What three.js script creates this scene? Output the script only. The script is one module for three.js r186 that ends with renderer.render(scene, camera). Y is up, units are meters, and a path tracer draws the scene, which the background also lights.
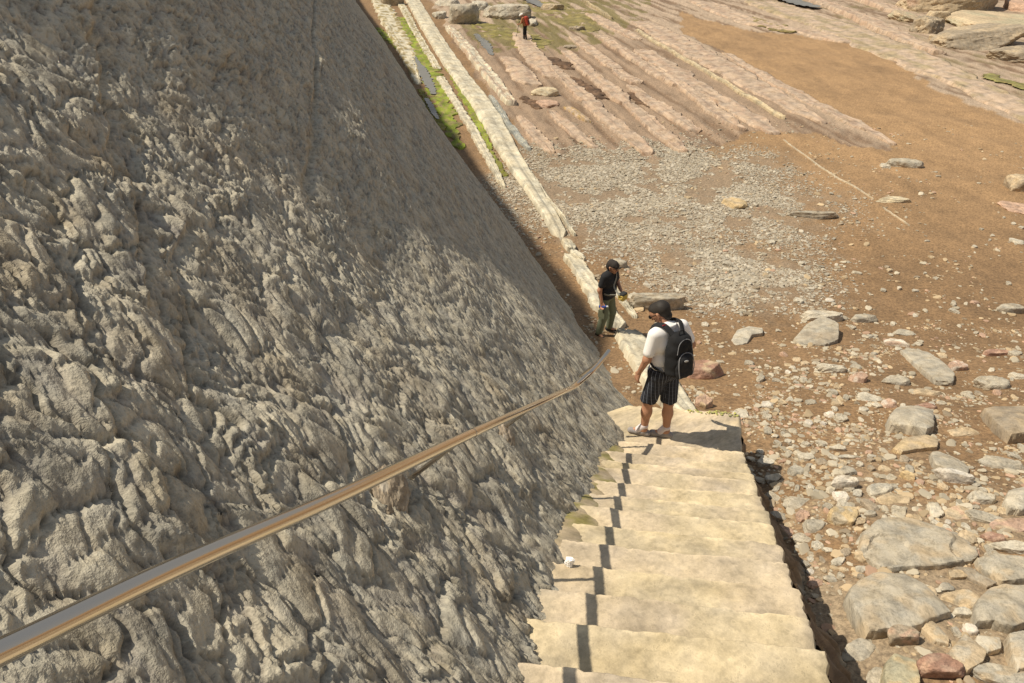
import * as THREE from 'three';
import { mergeGeometries, mergeVertices, toCreasedNormals } from 'three/addons/utils/BufferGeometryUtils.js';
import { createNoise2D, createNoise3D } from 'simplex-noise';

// ---------------------------------------------------------------- camera, sky, sun, exposure
const W = 1024, HT = 683, FOC = 700, PITCH = 33 * Math.PI / 180, CAMY = 8.5;
const scene = new THREE.Scene();
const camera = new THREE.PerspectiveCamera(2 * Math.atan(HT / 2 / FOC) * 180 / Math.PI, W / HT, 0.05, 4000);
camera.position.set(0, CAMY, 0);
camera.rotation.set(-PITCH, 0, 0);
const SUN_EL = 55 * Math.PI / 180, SUN_AZ = 3 * Math.PI / 180;           // sun over the cliff, shadows fall to the right
const sunDir = new THREE.Vector3(-Math.cos(SUN_EL) * Math.cos(SUN_AZ), Math.sin(SUN_EL), -Math.cos(SUN_EL) * Math.sin(SUN_AZ));
// a clear, hazy summer sky: pale near the horizon, soft blue overhead, brighter towards the sun
{
  const w = 256, h = 128, d = new Float32Array(w * h * 4), v = new THREE.Vector3();
  for (let y = 0; y < h; y++) for (let x = 0; x < w; x++) {
    const el = ((y + 0.5) / h - 0.5) * Math.PI, az = ((x + 0.5) / w - 0.5) * 2 * Math.PI;
    v.set(Math.cos(el) * Math.cos(az), Math.sin(el), Math.cos(el) * Math.sin(az));
    const up = Math.pow(Math.max(0, v.y), 0.55), near = Math.pow(Math.max(0, v.dot(sunDir)), 6) * 0.35, k = 0.40 * (1 + near);
    d.set([k * (0.98 - 0.36 * up), k * (0.95 - 0.23 * up), k * (0.90 - 0.02 * up), 1], (y * w + x) * 4);
  }
  const t = new THREE.DataTexture(d, w, h, THREE.RGBAFormat, THREE.FloatType);
  t.mapping = THREE.EquirectangularReflectionMapping; t.magFilter = THREE.LinearFilter; t.needsUpdate = true;
  scene.background = scene.environment = t;
}
const sun = new THREE.DirectionalLight(new THREE.Color(1.0, 0.91, 0.75), 5.0);
sun.name = 'sun';
sun.position.copy(sunDir).multiplyScalar(60).add(new THREE.Vector3(2, 3, -12));
sun.target.position.set(2, 3, -12); scene.add(sun.target); sun.target.name = 'sun_target';
sun.castShadow = true; sun.shadow.mapSize.set(4096, 4096);
Object.assign(sun.shadow.camera, { left: -40, right: 40, top: 60, bottom: -60, near: 1, far: 200 });
scene.add(sun);
const renderer = new THREE.WebGLRenderer({ antialias: true });
renderer.setSize(W, HT);
renderer.toneMapping = THREE.LinearToneMapping;
renderer.toneMappingExposure = 1.0;
renderer.shadowMap.enabled = true;

// ---------------------------------------------------------------- helpers
let seedState = 1;
function rng(seed) { let s = seed >>> 0; return () => { s = (s + 0x6d2b79f5) | 0; let t = Math.imul(s ^ (s >>> 15), 1 | s); t = (t + Math.imul(t ^ (t >>> 7), 61 | t)) ^ t; return ((t ^ (t >>> 14)) >>> 0) / 4294967296; }; }
const n2 = createNoise2D(rng(11)), n3 = createNoise3D(rng(23));
const clamp = (x, a = 0, b = 1) => Math.min(b, Math.max(a, x));
const mix = (a, b, t) => a + (b - a) * t;
const sstep = (a, b, x) => { const t = clamp((x - a) / (b - a)); return t * t * (3 - 2 * t); };
const fbm = (x, y, o = 4) => { let s = 0, a = 0.5; for (let i = 0; i < o; i++) { s += a * n2(x, y); x = x * 2.03 + 17.1; y = y * 2.03 - 9.7; a *= 0.5; } return s; };
function curve(ks, vs) {                                                  // smooth monotone-ish interpolation
  const n = ks.length, m = vs.map((v, i) => i === 0 ? (vs[1] - v) / (ks[1] - ks[0]) : i === n - 1 ? (v - vs[n - 2]) / (ks[n - 1] - ks[n - 2]) : 0.5 * ((v - vs[i - 1]) / (ks[i] - ks[i - 1]) + (vs[i + 1] - v) / (ks[i + 1] - ks[i])));
  return (x) => {
    if (x <= ks[0]) return vs[0] + m[0] * (x - ks[0]);
    if (x >= ks[n - 1]) return vs[n - 1];
    let i = 0; while (x > ks[i + 1]) i++;
    const h = ks[i + 1] - ks[i], t = (x - ks[i]) / h;
    return (2 * t ** 3 - 3 * t * t + 1) * vs[i] + (t ** 3 - 2 * t * t + t) * h * m[i] + (-2 * t ** 3 + 3 * t * t) * vs[i + 1] + (t ** 3 - t * t) * h * m[i + 1];
  };
}
function hash2(i, j, k) { let h = Math.imul(i, 374761393) + Math.imul(j, 668265263) + Math.imul(k, 2147483647 ^ 0x5bd1e995); h = Math.imul(h ^ (h >>> 13), 1274126177); h ^= h >>> 16; return (h >>> 0) / 4294967296; }
const cellOut = [0, 0, 0, 0, 0];
function cells(x, y, seed) {                                              // distance to nearest cell centre, to the second, and the cell's own number
  const xi = Math.floor(x), yi = Math.floor(y); let a = 9, b = 9, id = 0, ax = 0, ay = 0;
  for (let j = -1; j <= 1; j++) for (let i = -1; i <= 1; i++) {
    const u = hash2(xi + i, yi + j, seed), v = hash2(xi + i, yi + j, seed + 71);
    const dx = xi + i + 0.12 + 0.76 * u - x, dy = yi + j + 0.12 + 0.76 * v - y, d = dx * dx + dy * dy;
    if (d < a) { b = a; a = d; id = (u * 7.13 + v * 3.7) % 1; ax = dx; ay = dy; } else if (d < b) b = d;
  }
  cellOut[0] = Math.sqrt(a); cellOut[1] = Math.sqrt(b); cellOut[2] = id; cellOut[3] = ax; cellOut[4] = ay; return cellOut;
}
// F is metres ahead of the camera (z = -F); C the camera
const V = (x, y, f) => new THREE.Vector3(x, y, -f);
const ray = (px, py) => { const cx = (px - 512) / FOC, cy = (py - 341.5) / FOC; return V(cx, -(cy * Math.cos(PITCH) + Math.sin(PITCH)), Math.cos(PITCH) - cy * Math.sin(PITCH)); };
const CAM = V(0, CAMY, 0);
const at = (px, py, depth) => ray(px, py).multiplyScalar(depth).add(CAM);
// ground height: a steep storm beach beside the stairs that flattens out into the shore platform
const drop = curve([-8, 0, 2.2, 4, 6.3, 8.5, 11.5, 15, 22, 50, 100, 400], [0.9, 3.4, 4.15, 4.68, 5.45, 6.3, 7.35, 7.85, 8.2, 8.5, 8.6, 8.7]);
const baseY = (f) => CAMY - drop(f);
const STRIKE = 10 * Math.PI / 180;                                        // the beds run away slightly to the left
const across = (x, f) => x * Math.cos(STRIKE) + f * Math.sin(STRIKE), along = (x, f) => -x * Math.sin(STRIKE) + f * Math.cos(STRIKE);
function onGround(px, py) {
  const r = ray(px, py); let lo = 0.1, hi = 3000;
  for (let i = 0; i < 50; i++) { const m = (lo + hi) / 2; if (CAMY + r.y * m > baseY(-r.z * m)) lo = m; else hi = m; }
  const p = r.multiplyScalar(lo).add(CAM); p.depth = lo; return p;
}
function inPoly(poly, x, f) { let c = false; for (let i = 0, j = poly.length - 1; i < poly.length; j = i++) { const a = poly[i], b = poly[j]; if ((a[1] > f) !== (b[1] > f) && x < (b[0] - a[0]) * (f - a[1]) / (b[1] - a[1]) + a[0]) c = !c; } return c; }
const worldPoly = (pts) => pts.map(([x, y]) => { const p = onGround(x, y); return [p.x, -p.z]; });
const names = new Map();
function numbered(n) { const k = names.get(n) ?? 0; names.set(n, k + 1); return k ? n + '_' + String(k).padStart(3, '0') : n; }
function shade(o) { o.traverse((m) => { if (m.isMesh) { m.castShadow = true; m.receiveShadow = true; } }); return o; }
function tag(o, label, category, group, kind) { if (label) o.userData.label = label; if (category) o.userData.category = category; if (group) o.userData.group = group; if (kind) o.userData.kind = kind; return o; }
function mesh(name, geo, mat, parent = scene) { const m = new THREE.Mesh(geo, mat); m.name = parent === scene ? numbered(name) : name; parent.add(m); return shade(m); }
function group(name, pos = [0, 0, 0]) { const g = new THREE.Group(); g.name = numbered(name); g.position.set(...pos); scene.add(g); return g; }
function gridGeo(nu, nv, fn, colors) {                                    // a sheet of (nu+1) x (nv+1) points; fn(i, j, out) fills position, uv and colour
  const n = (nu + 1) * (nv + 1), P = new Float32Array(n * 3), U = new Float32Array(n * 2), K = colors ? new Float32Array(n * 3) : null, out = { p: [0, 0, 0], u: [0, 0], c: [1, 1, 1] };
  for (let j = 0, q = 0; j <= nv; j++) for (let i = 0; i <= nu; i++, q++) { fn(i, j, out); P.set(out.p, q * 3); U.set(out.u, q * 2); if (K) K.set(out.c, q * 3); }
  const I = new Uint32Array(nu * nv * 6);
  for (let j = 0, k = 0; j < nv; j++) for (let i = 0; i < nu; i++) { const a = j * (nu + 1) + i, b = a + 1, c = a + nu + 1, d = c + 1; I[k++] = a; I[k++] = b; I[k++] = d; I[k++] = a; I[k++] = d; I[k++] = c; }
  const g = new THREE.BufferGeometry();
  g.setAttribute('position', new THREE.BufferAttribute(P, 3)); g.setAttribute('uv', new THREE.BufferAttribute(U, 2));
  if (K) g.setAttribute('color', new THREE.BufferAttribute(K, 3));
  g.setIndex(new THREE.BufferAttribute(I, 1)); g.computeVertexNormals(); return g;
}
function graded(a, b, centre, near, step, most = 1e9) {                   // coordinates from a to b, spaced step * sqrt(near^2 + distance^2) round centre
  const up = [centre]; while (up[up.length - 1] < b) { const x = up[up.length - 1]; up.push(x + Math.min(most, step * Math.hypot(near, x - centre))); }
  const dn = []; let x = centre; while (x > a) { x -= Math.min(most, step * Math.hypot(near, x - centre)); dn.push(x); }
  return dn.reverse().concat(up);
}

// ---------------------------------------------------------------- textures (grain, fine relief) and materials
function tileNoise(n, cellsN, seed) {                                     // one octave of tiling value noise
  const r = rng(seed), g = Float32Array.from({ length: cellsN * cellsN }, r), o = new Float32Array(n * n);
  for (let y = 0; y < n; y++) for (let x = 0; x < n; x++) {
    const fx = x / n * cellsN, fy = y / n * cellsN, xi = Math.floor(fx), yi = Math.floor(fy); let u = fx - xi, v = fy - yi; u = u * u * (3 - 2 * u); v = v * v * (3 - 2 * v);
    const a = g[yi % cellsN * cellsN + xi % cellsN], b = g[yi % cellsN * cellsN + (xi + 1) % cellsN], c = g[(yi + 1) % cellsN * cellsN + xi % cellsN], d = g[(yi + 1) % cellsN * cellsN + (xi + 1) % cellsN];
    o[y * n + x] = a + (b - a) * u + (c - a + (a - b - c + d) * u) * v;
  }
  return o;
}
function tileFbm(n, c0, octaves, gain, seed) { const o = new Float32Array(n * n); let a = 1, s = 0; for (let k = 0, c = c0; k < octaves && c <= n / 2; k++, c *= 2) { const t = tileNoise(n, c, seed + k * 13); for (let i = 0; i < o.length; i++) o[i] += a * t[i]; s += a; a *= gain; } for (let i = 0; i < o.length; i++) o[i] /= s; return o; }
function tex(n, fn, srgb, repeat) {
  const d = new Uint8Array(n * n * 4); for (let i = 0; i < n * n; i++) { const c = fn(i); d[i * 4] = clamp(c[0] ?? c) * 255; d[i * 4 + 1] = clamp(c[1] ?? c) * 255; d[i * 4 + 2] = clamp(c[2] ?? c) * 255; d[i * 4 + 3] = 255; }
  const t = new THREE.DataTexture(d, n, n); t.wrapS = t.wrapT = THREE.RepeatWrapping; t.magFilter = THREE.LinearFilter; t.minFilter = THREE.LinearMipmapLinearFilter; t.generateMipmaps = true; if (srgb) t.colorSpace = THREE.SRGBColorSpace; if (repeat) t.repeat.set(repeat, repeat); t.needsUpdate = true; return t;
}
const f1 = tileFbm(1024, 6, 7, 0.62, 101), f2 = tileFbm(1024, 24, 5, 0.75, 202), f3 = tileFbm(1024, 4, 5, 0.5, 303), f4 = tileFbm(1024, 48, 4, 0.85, 404);
const sharp = (x, a, b) => clamp((x - a) / (b - a));
const T = {
  rockBump: tex(1024, (i) => clamp(0.55 * f1[i] + 0.45 * f2[i])),
  rockMap: tex(1024, (i) => { const v = 0.94 + 0.4 * (f1[i] - 0.5) + 0.5 * (f2[i] - 0.5) - 0.25 * sharp(f2[i], 0.60, 0.75), w = f3[i] - 0.5; return [v + 0.06 * w, v, v - 0.1 * w]; }, true),
  sandBump: tex(1024, (i) => clamp(f4[i])),
  sandMap: tex(1024, (i) => { const v = 0.88 + 0.7 * (f4[i] - 0.5), g = sharp(f4[i], 0.62, 0.7); return [v + 0.08 * g, v + 0.1 * g, v + 0.16 * g]; }, true),
  concreteBump: tex(1024, (i) => clamp(0.5 * f1[i] + 0.5 * f2[i] - 0.2 * sharp(f2[i], 0.64, 0.72))),
  concreteMap: tex(1024, (i) => { const v = 0.9 + 0.35 * (f1[i] - 0.5) + 0.3 * (f2[i] - 0.5) - 0.12 * sharp(f2[i], 0.65, 0.74), w = f3[i] - 0.5; return [v + 0.03 * w, v, v - 0.1 * w]; }, true),
};
const mat = (o) => new THREE.MeshStandardMaterial({ roughness: 0.95, ...o });
const M = {
  face: mat({ vertexColors: true, map: T.rockMap, bumpMap: T.rockBump, bumpScale: 0.016 }),
  ground: mat({ vertexColors: true, map: T.sandMap, bumpMap: T.sandBump, bumpScale: 0.008, roughness: 0.9 }),
  stone: mat({ vertexColors: true, map: T.rockMap, bumpMap: T.rockBump, bumpScale: 0.01 }),
  slab: mat({ vertexColors: true, map: T.rockMap, bumpMap: T.rockBump, bumpScale: 0.014 }),
  step: mat({ vertexColors: true, map: T.concreteMap, bumpMap: T.concreteBump, bumpScale: 0.008 }),
  pebble: mat({ color: 0xffffff }),
};

// ---------------------------------------------------------------- staircase layout
// the treads' plane: depth along the view of a point of it seen at (x, y)
const stairZ = (px, py) => 1 / (0.000854 * (py - 279 - 0.06 * (px - 675)));
const SR1 = at(740, 440, stairZ(740, 440)), SR2 = at(838, 683, stairZ(838, 683));   // outer edge
const SL1 = at(622, 410, stairZ(622, 410)), SL2 = at(525, 650, stairZ(525, 650));   // where the steps meet the rock
// ---------------------------------------------------------------- the rock face
const FS = SL1.clone().sub(SL2).normalize(), FB = 0.645;                 // FB: cosine of the slope
let FA = 0.7, FC = 0;
for (let a = 0.4, best = 9; a < 0.9; a += 0.0002) { const c = -(a * FS.x + FB * FS.y) / -FS.z, e = Math.abs(a * a + FB * FB + c * c - 1); if (e < best) { best = e; FA = a; FC = c; } }
const planeX = (y, f) => SL2.x + (FB * (SL2.y - y) + FC * (-SL2.z - f)) / FA;
const footPts = [[590, 340], [545, 275], [500, 215], [430, 113], [390, 50], [355, 0]].map(([x, y]) => onGround(x, y));
const dev = curve([-60, 6.6, ...footPts.map((p) => -p.z), 140], [0, 0, ...footPts.map((p) => planeX(p.y, -p.z) - p.x), planeX(0, 140) + 30]);
const refY = (f) => mix(mix(SL2.y, SL1.y, (f + SL2.z) / (SL2.z - SL1.z)), baseY(f), sstep(6.4, 8.5, f));
const refX = (f) => planeX(refY(f), f) - (f > 6.6 ? dev(f) : 0) + 0.11 * sstep(4.6, 5.9, f) * sstep(8.6, 6.5, f);
const COT0 = FB / FA;
const cot = (f, y) => mix(COT0 + 0.12, mix(0.70, 0.67, sstep(6, 14, f)), sstep(0, 1, (f - 2.6) / 5 + (y - 6.4) * 0.24) * sstep(0.8, 3.2, f));
const norm0 = (f) => { const t = 0.1736 + 0.13 * sstep(6, 12, f); return V(1, 0.83, t).normalize(); };
const jointA = curve([0.6, 1.03, 1.14, 1.22, 1.35, 1.57, 1.66, 1.9, 2.21, 3.2], [1.6, 2.39, 2.57, 2.87, 3.15, 3.36, 3.64, 4.15, 4.70, 6.4]), jointB = curve([0.3, 0.54, 0.9, 1.35, 2.2], [4.3, 5.15, 6.43, 10.14, 17]);
function lumps(f, w) {                                                    // relief of the nodular limestone; f along the strike, w up the slope
  const far = sstep(2.2, 7, f), near = 1 - far;
  const wx = f + 0.09 * n2(f * 2.1, w * 2.1) + 0.02 * n2(f * 7, w * 7 + 9), wy = w + 0.09 * n2(f * 2.1 + 40, w * 2.1) + 0.02 * n2(f * 7 + 70, w * 7);
  const ca = Math.cos(0.42), sa = Math.sin(0.42), p = wx * sa + wy * ca, r = wx * ca - wy * sa;      // p runs down the flutes
  let h = 0.055 * n2(f * 0.42, w * 0.42 + 3) + 0.022 * n2(f * 1.2 + 5, w * 1.2);
  const lay = (sx, sy, seed, off, tilt, groove, width, dome = 0) => {                // broken blocks: each cell its own height and lean, with a groove round it
    const c = cells(p * sx + seed * 3.7, r * sy, seed), e = c[1] - c[0], tx = hash2(Math.floor(c[2] * 9973), 5, seed) - 0.42, ty = hash2(Math.floor(c[2] * 9973), 9, seed) - 0.5;
    const g = Math.exp(-e / width);
    h += off * (c[2] - 0.5) * sstep(0, 0.25, e) + tilt * (c[3] * ty + c[4] * tx) + groove * (sstep(0, width * 3, e) - 1) + dome * (0.45 - c[0] * c[0] * 2) * sstep(0, 0.2, e);
    return g;
  };
  const an = 1 + 0.45 * far, knob = sstep(-0.3, 0.5, n2(p * 1.3 + 60, r * 1.6)), kn = (0.3 + 0.85 * knob) * (1 - 0.3 * far);   // rough, knobbly patches between smoother ones
  const gA = lay(2.7, 3.5, 1, 0.04 * (0.3 + 0.7 * near), 0.02, 0.03 * near, 0.018, 0.03 * (0.3 + 0.7 * near)) * (0.3 + 0.7 * near);
  const h0 = h, gB = lay(6.6, 8.4 * an, 2, 0.016, 0.010, 0.017, 0.028, 0.022);
  const gC = lay(14, 17 * an, 3, 0.010 * kn, 0.006 * kn, 0.010 * kn, 0.045, 0.012 * kn);
  if (near > 0.02) lay(29, 33, 4, 0.006 * near * kn, 0.007 * near * kn, 0.006 * near * kn, 0.06);
  const rg = 1 - Math.abs(fbm(p * 6, r * 11, 4)) * 2;
  h += (0.002 + 0.003 * knob) * rg + 0.009 * (0.4 + 0.75 * knob) * fbm(p * 17, r * 20 * an, 4) + 0.006 * knob * n2(p * 26, r * 40) + 0.003 * n2(p * 70, r * 100);
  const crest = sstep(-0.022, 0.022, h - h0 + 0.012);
  // a joint that steps the face back along one line, and a hairline joint farther on
  const j1 = (f - jointA(w) - 0.12 * n2(w * 3, 3) - 0.05 * n2(w * 9, 8)) * 0.456, live = sstep(0.75, 1.1, w), st = sstep(-0.02, 0.025, j1);
  h += live * (0.03 * (1 - st) * sstep(-0.8, 0.1, -Math.abs(j1) + 0.1) - 0.035 * Math.exp(-j1 * j1 / 0.0006));
  const j2 = (f - jointB(w) - 0.2 * n2(w * 3, 31) - 0.08 * n2(w * 9, 2)) * 0.22; h -= 0.05 * sstep(0.4, 0.6, w) * Math.exp(-j2 * j2 / 0.0016);
  const lf = (f - 3.15) / 0.16, lw = w - 1.11; h += 0.06 * Math.exp(-lf * lf) * sstep(-0.012, 0.02, lw) * Math.exp(-lw * lw / 0.01);
  const smear = 0.5 * live * Math.exp(-j1 * j1 / 0.006);
  return [h * 0.82, Math.max(gA, 0.8 * gB), gC, smear, crest];
}
{
  const Fs = graded(-5, 110, 1.2, 1.75, 0.0056, 1.2), Ys = graded(-2.5, 24, 7.3, 1.6, 0.0052, 0.9);
  const nu = Fs.length - 1, nv = Ys.length - 1, X = [];
  for (let i = 0; i <= nu; i++) {
    const f = Fs[i], col = new Float32Array(nv + 1), y0 = refY(f), x0 = refX(f); let k = 0; while (k < nv && Ys[k] < y0) k++;
    let x = x0, y = y0; for (let j = k; j <= nv; j++) { x -= cot(f, (y + Ys[j]) / 2) * (Ys[j] - y); y = Ys[j]; col[j] = x; }
    x = x0; y = y0; for (let j = k - 1; j >= 0; j--) { x -= cot(f, (y + Ys[j]) / 2) * (Ys[j] - y); y = Ys[j]; col[j] = x; }
    X.push(col);
  }
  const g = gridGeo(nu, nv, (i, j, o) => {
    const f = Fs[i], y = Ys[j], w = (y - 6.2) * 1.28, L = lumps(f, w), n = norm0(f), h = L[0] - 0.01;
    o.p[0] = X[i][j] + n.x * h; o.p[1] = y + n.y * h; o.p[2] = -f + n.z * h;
    o.u[0] = f / 0.55; o.u[1] = w / 0.55;
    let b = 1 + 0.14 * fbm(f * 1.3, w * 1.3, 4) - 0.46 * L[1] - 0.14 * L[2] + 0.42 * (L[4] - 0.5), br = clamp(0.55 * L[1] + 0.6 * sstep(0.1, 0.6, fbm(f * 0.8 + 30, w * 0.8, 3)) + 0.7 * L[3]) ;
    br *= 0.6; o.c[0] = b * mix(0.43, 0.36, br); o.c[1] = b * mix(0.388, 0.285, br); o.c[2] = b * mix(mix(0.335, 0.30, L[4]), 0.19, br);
  }, true);
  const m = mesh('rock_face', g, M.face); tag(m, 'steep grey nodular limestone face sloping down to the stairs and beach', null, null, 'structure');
}

// ---------------------------------------------------------------- ground
const Z = {
  pavement: worldPoly([[425, -8], [1200, -8], [1200, 190], [1024, 125], [940, 92], [870, 47], [830, 40], [740, 30], [680, 12], [682, 32], [760, 72], [893, 145], [870, 150], [800, 130], [740, 137], [690, 156], [650, 160], [600, 152], [552, 157], [520, 146]]),
  gravel: worldPoly([[512, 140], [560, 157], [700, 158], [790, 150], [830, 205], [850, 290], [760, 310], [690, 280], [640, 235], [585, 215]]),
  algae: worldPoly([[455, 8], [560, -6], [650, -6], [640, 22], [600, 40], [560, 52], [505, 50], [460, 40]]),
};
function zoneAt(poly, x, f, amp, freq) { return inPoly(poly, x + amp * n2(x * freq, f * freq * 0.5), f + 2 * amp * n2(x * freq + 50, f * freq * 0.5)); }
const gravelD = (x, f) => Math.min(Math.hypot((x - 4.4 + 0.9 * n2(f * 0.3, 7)) / 6.2, (f - 22 + 1.2 * n2(x * 0.4, 2)) / 7), 0.25 + Math.hypot((x - 5.2 - (16 - f) * 0.05) / 3.8, (f - 15.5) / 4.5));
const SAND = [0.312, 0.19, 0.094], PAVE = [0.50, 0.375, 0.265], GRAV = [0.38, 0.30, 0.215];
function groundAt(x, f, o) {
  let y = baseY(f), d = Math.hypot(x, f);
  y += 0.05 * n2(x * 0.35, f * 0.35) * sstep(3, 8, d) + 0.012 * fbm(x * 2.2, f * 2.2, 3);
  { const de = x - (SR2.x + (SR1.x - SR2.x) * (f + SR2.z) / (SR2.z - SR1.z)); y -= 0.32 * Math.exp(-de * de / 0.35) * sstep(6.8, 5.2, f) * sstep(-1.2, -0.6, de); }   // hollow added along the stairs to widen their shadow
  const c = across(x, f), l = along(x, f);
  const pave = zoneAt(Z.pavement, x, f, 0.35, 0.6) ? 1 : 0;
  if (pave) {
    const band = fbm(c * 1.1, l * 0.04, 3), fine = fbm(c * 5, l * 0.12 + 9, 2);
    y += 0.02 + 0.07 * band + 0.025 * fine + 0.03 * fbm(x * 1.4, f * 0.7, 2);
    if (o) { const t = 1 + 0.3 * band + 0.2 * fine + 0.22 * fbm(x * 0.9, f * 0.5, 4), s = sstep(-0.02, -0.35, band + 0.5 * fbm(x * 0.5 + 9, f * 0.25, 3)); const row = sstep(56, 44, f) * sstep(13, 10, c - 7) * 0.62, q = Math.max(s, row); o.c[0] = mix(PAVE[0], 0.30, q) * t; o.c[1] = mix(PAVE[1], 0.195, q) * t; o.c[2] = mix(PAVE[2], 0.12, q) * t; }
  } else if (o) {
    const t = (1 + 0.22 * fbm(c * 0.6, l * 0.16, 3) + 0.2 * fbm(x * 1.5, f * 1.2, 4)) * (1 - 0.13 * sstep(0.05, 0.5, fbm(x * 0.35 + 7, f * 0.22 + 3, 4))), wet = sstep(12, 28, f) * sstep(3, 12, x);
    const or = mix(0, 1, wet);
    o.c[0] = mix(SAND[0], 0.45, or) * t; o.c[1] = mix(SAND[1], 0.278, or) * t; o.c[2] = mix(SAND[2], 0.138, or) * t;
    const dust = sstep(7.5, 3.0, f) * sstep(-0.35, 0.4, fbm(x * 0.8 + 3, f * 0.8, 4) + 0.25 * sstep(7, 3, f)); o.c[0] = mix(o.c[0], 0.42, dust * 0.8); o.c[1] = mix(o.c[1], 0.328, dust * 0.8); o.c[2] = mix(o.c[2], 0.22, dust * 0.8);
  }
  if (o && !pave) { const d = gravelD(x, f), a = 0.6 * sstep(1.1, 0.5, d + 0.3 * fbm(x * 1.2, f * 1.2, 3)); for (let k = 0; k < 3; k++) o.c[k] = mix(o.c[k], GRAV[k], a); }
  if (o && zoneAt(Z.algae, x, f, 0.8, 0.5)) { const a = sstep(-0.25, 0.15, fbm(c * 0.9, l * 0.12, 4)) * 0.8; o.c[0] = mix(o.c[0], 0.20, a); o.c[1] = mix(o.c[1], 0.165, a); o.c[2] = mix(o.c[2], 0.045, a); }
  if (o && f > 34 && x > 22) { const a = 0.5 * sstep(0.05, 0.4, fbm(c * 0.5 + 8, l * 0.2, 4)); o.c[0] = mix(o.c[0], 0.24, a); o.c[1] = mix(o.c[1], 0.2, a); o.c[2] = mix(o.c[2], 0.08, a); }
  return y;
}
const gy = (x, f) => groundAt(x, f, null);
{
  const Fs = graded(-10, 900, 3, 4.2, 0.0085, 40), Xs = graded(-70, 500, 3, 5.5, 0.0105, 40);
  const g = gridGeo(Xs.length - 1, Fs.length - 1, (i, j, o) => { const x = Xs[i], f = Fs[j]; o.p[0] = x; o.p[2] = -f; o.p[1] = groundAt(x, f, o); o.u[0] = x / 1.7; o.u[1] = f / 1.7; }, true);
  const m = mesh('ground', g, M.ground); tag(m, 'brown sandy beach running out to a pale rock platform', null, null, 'structure');
}

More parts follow.
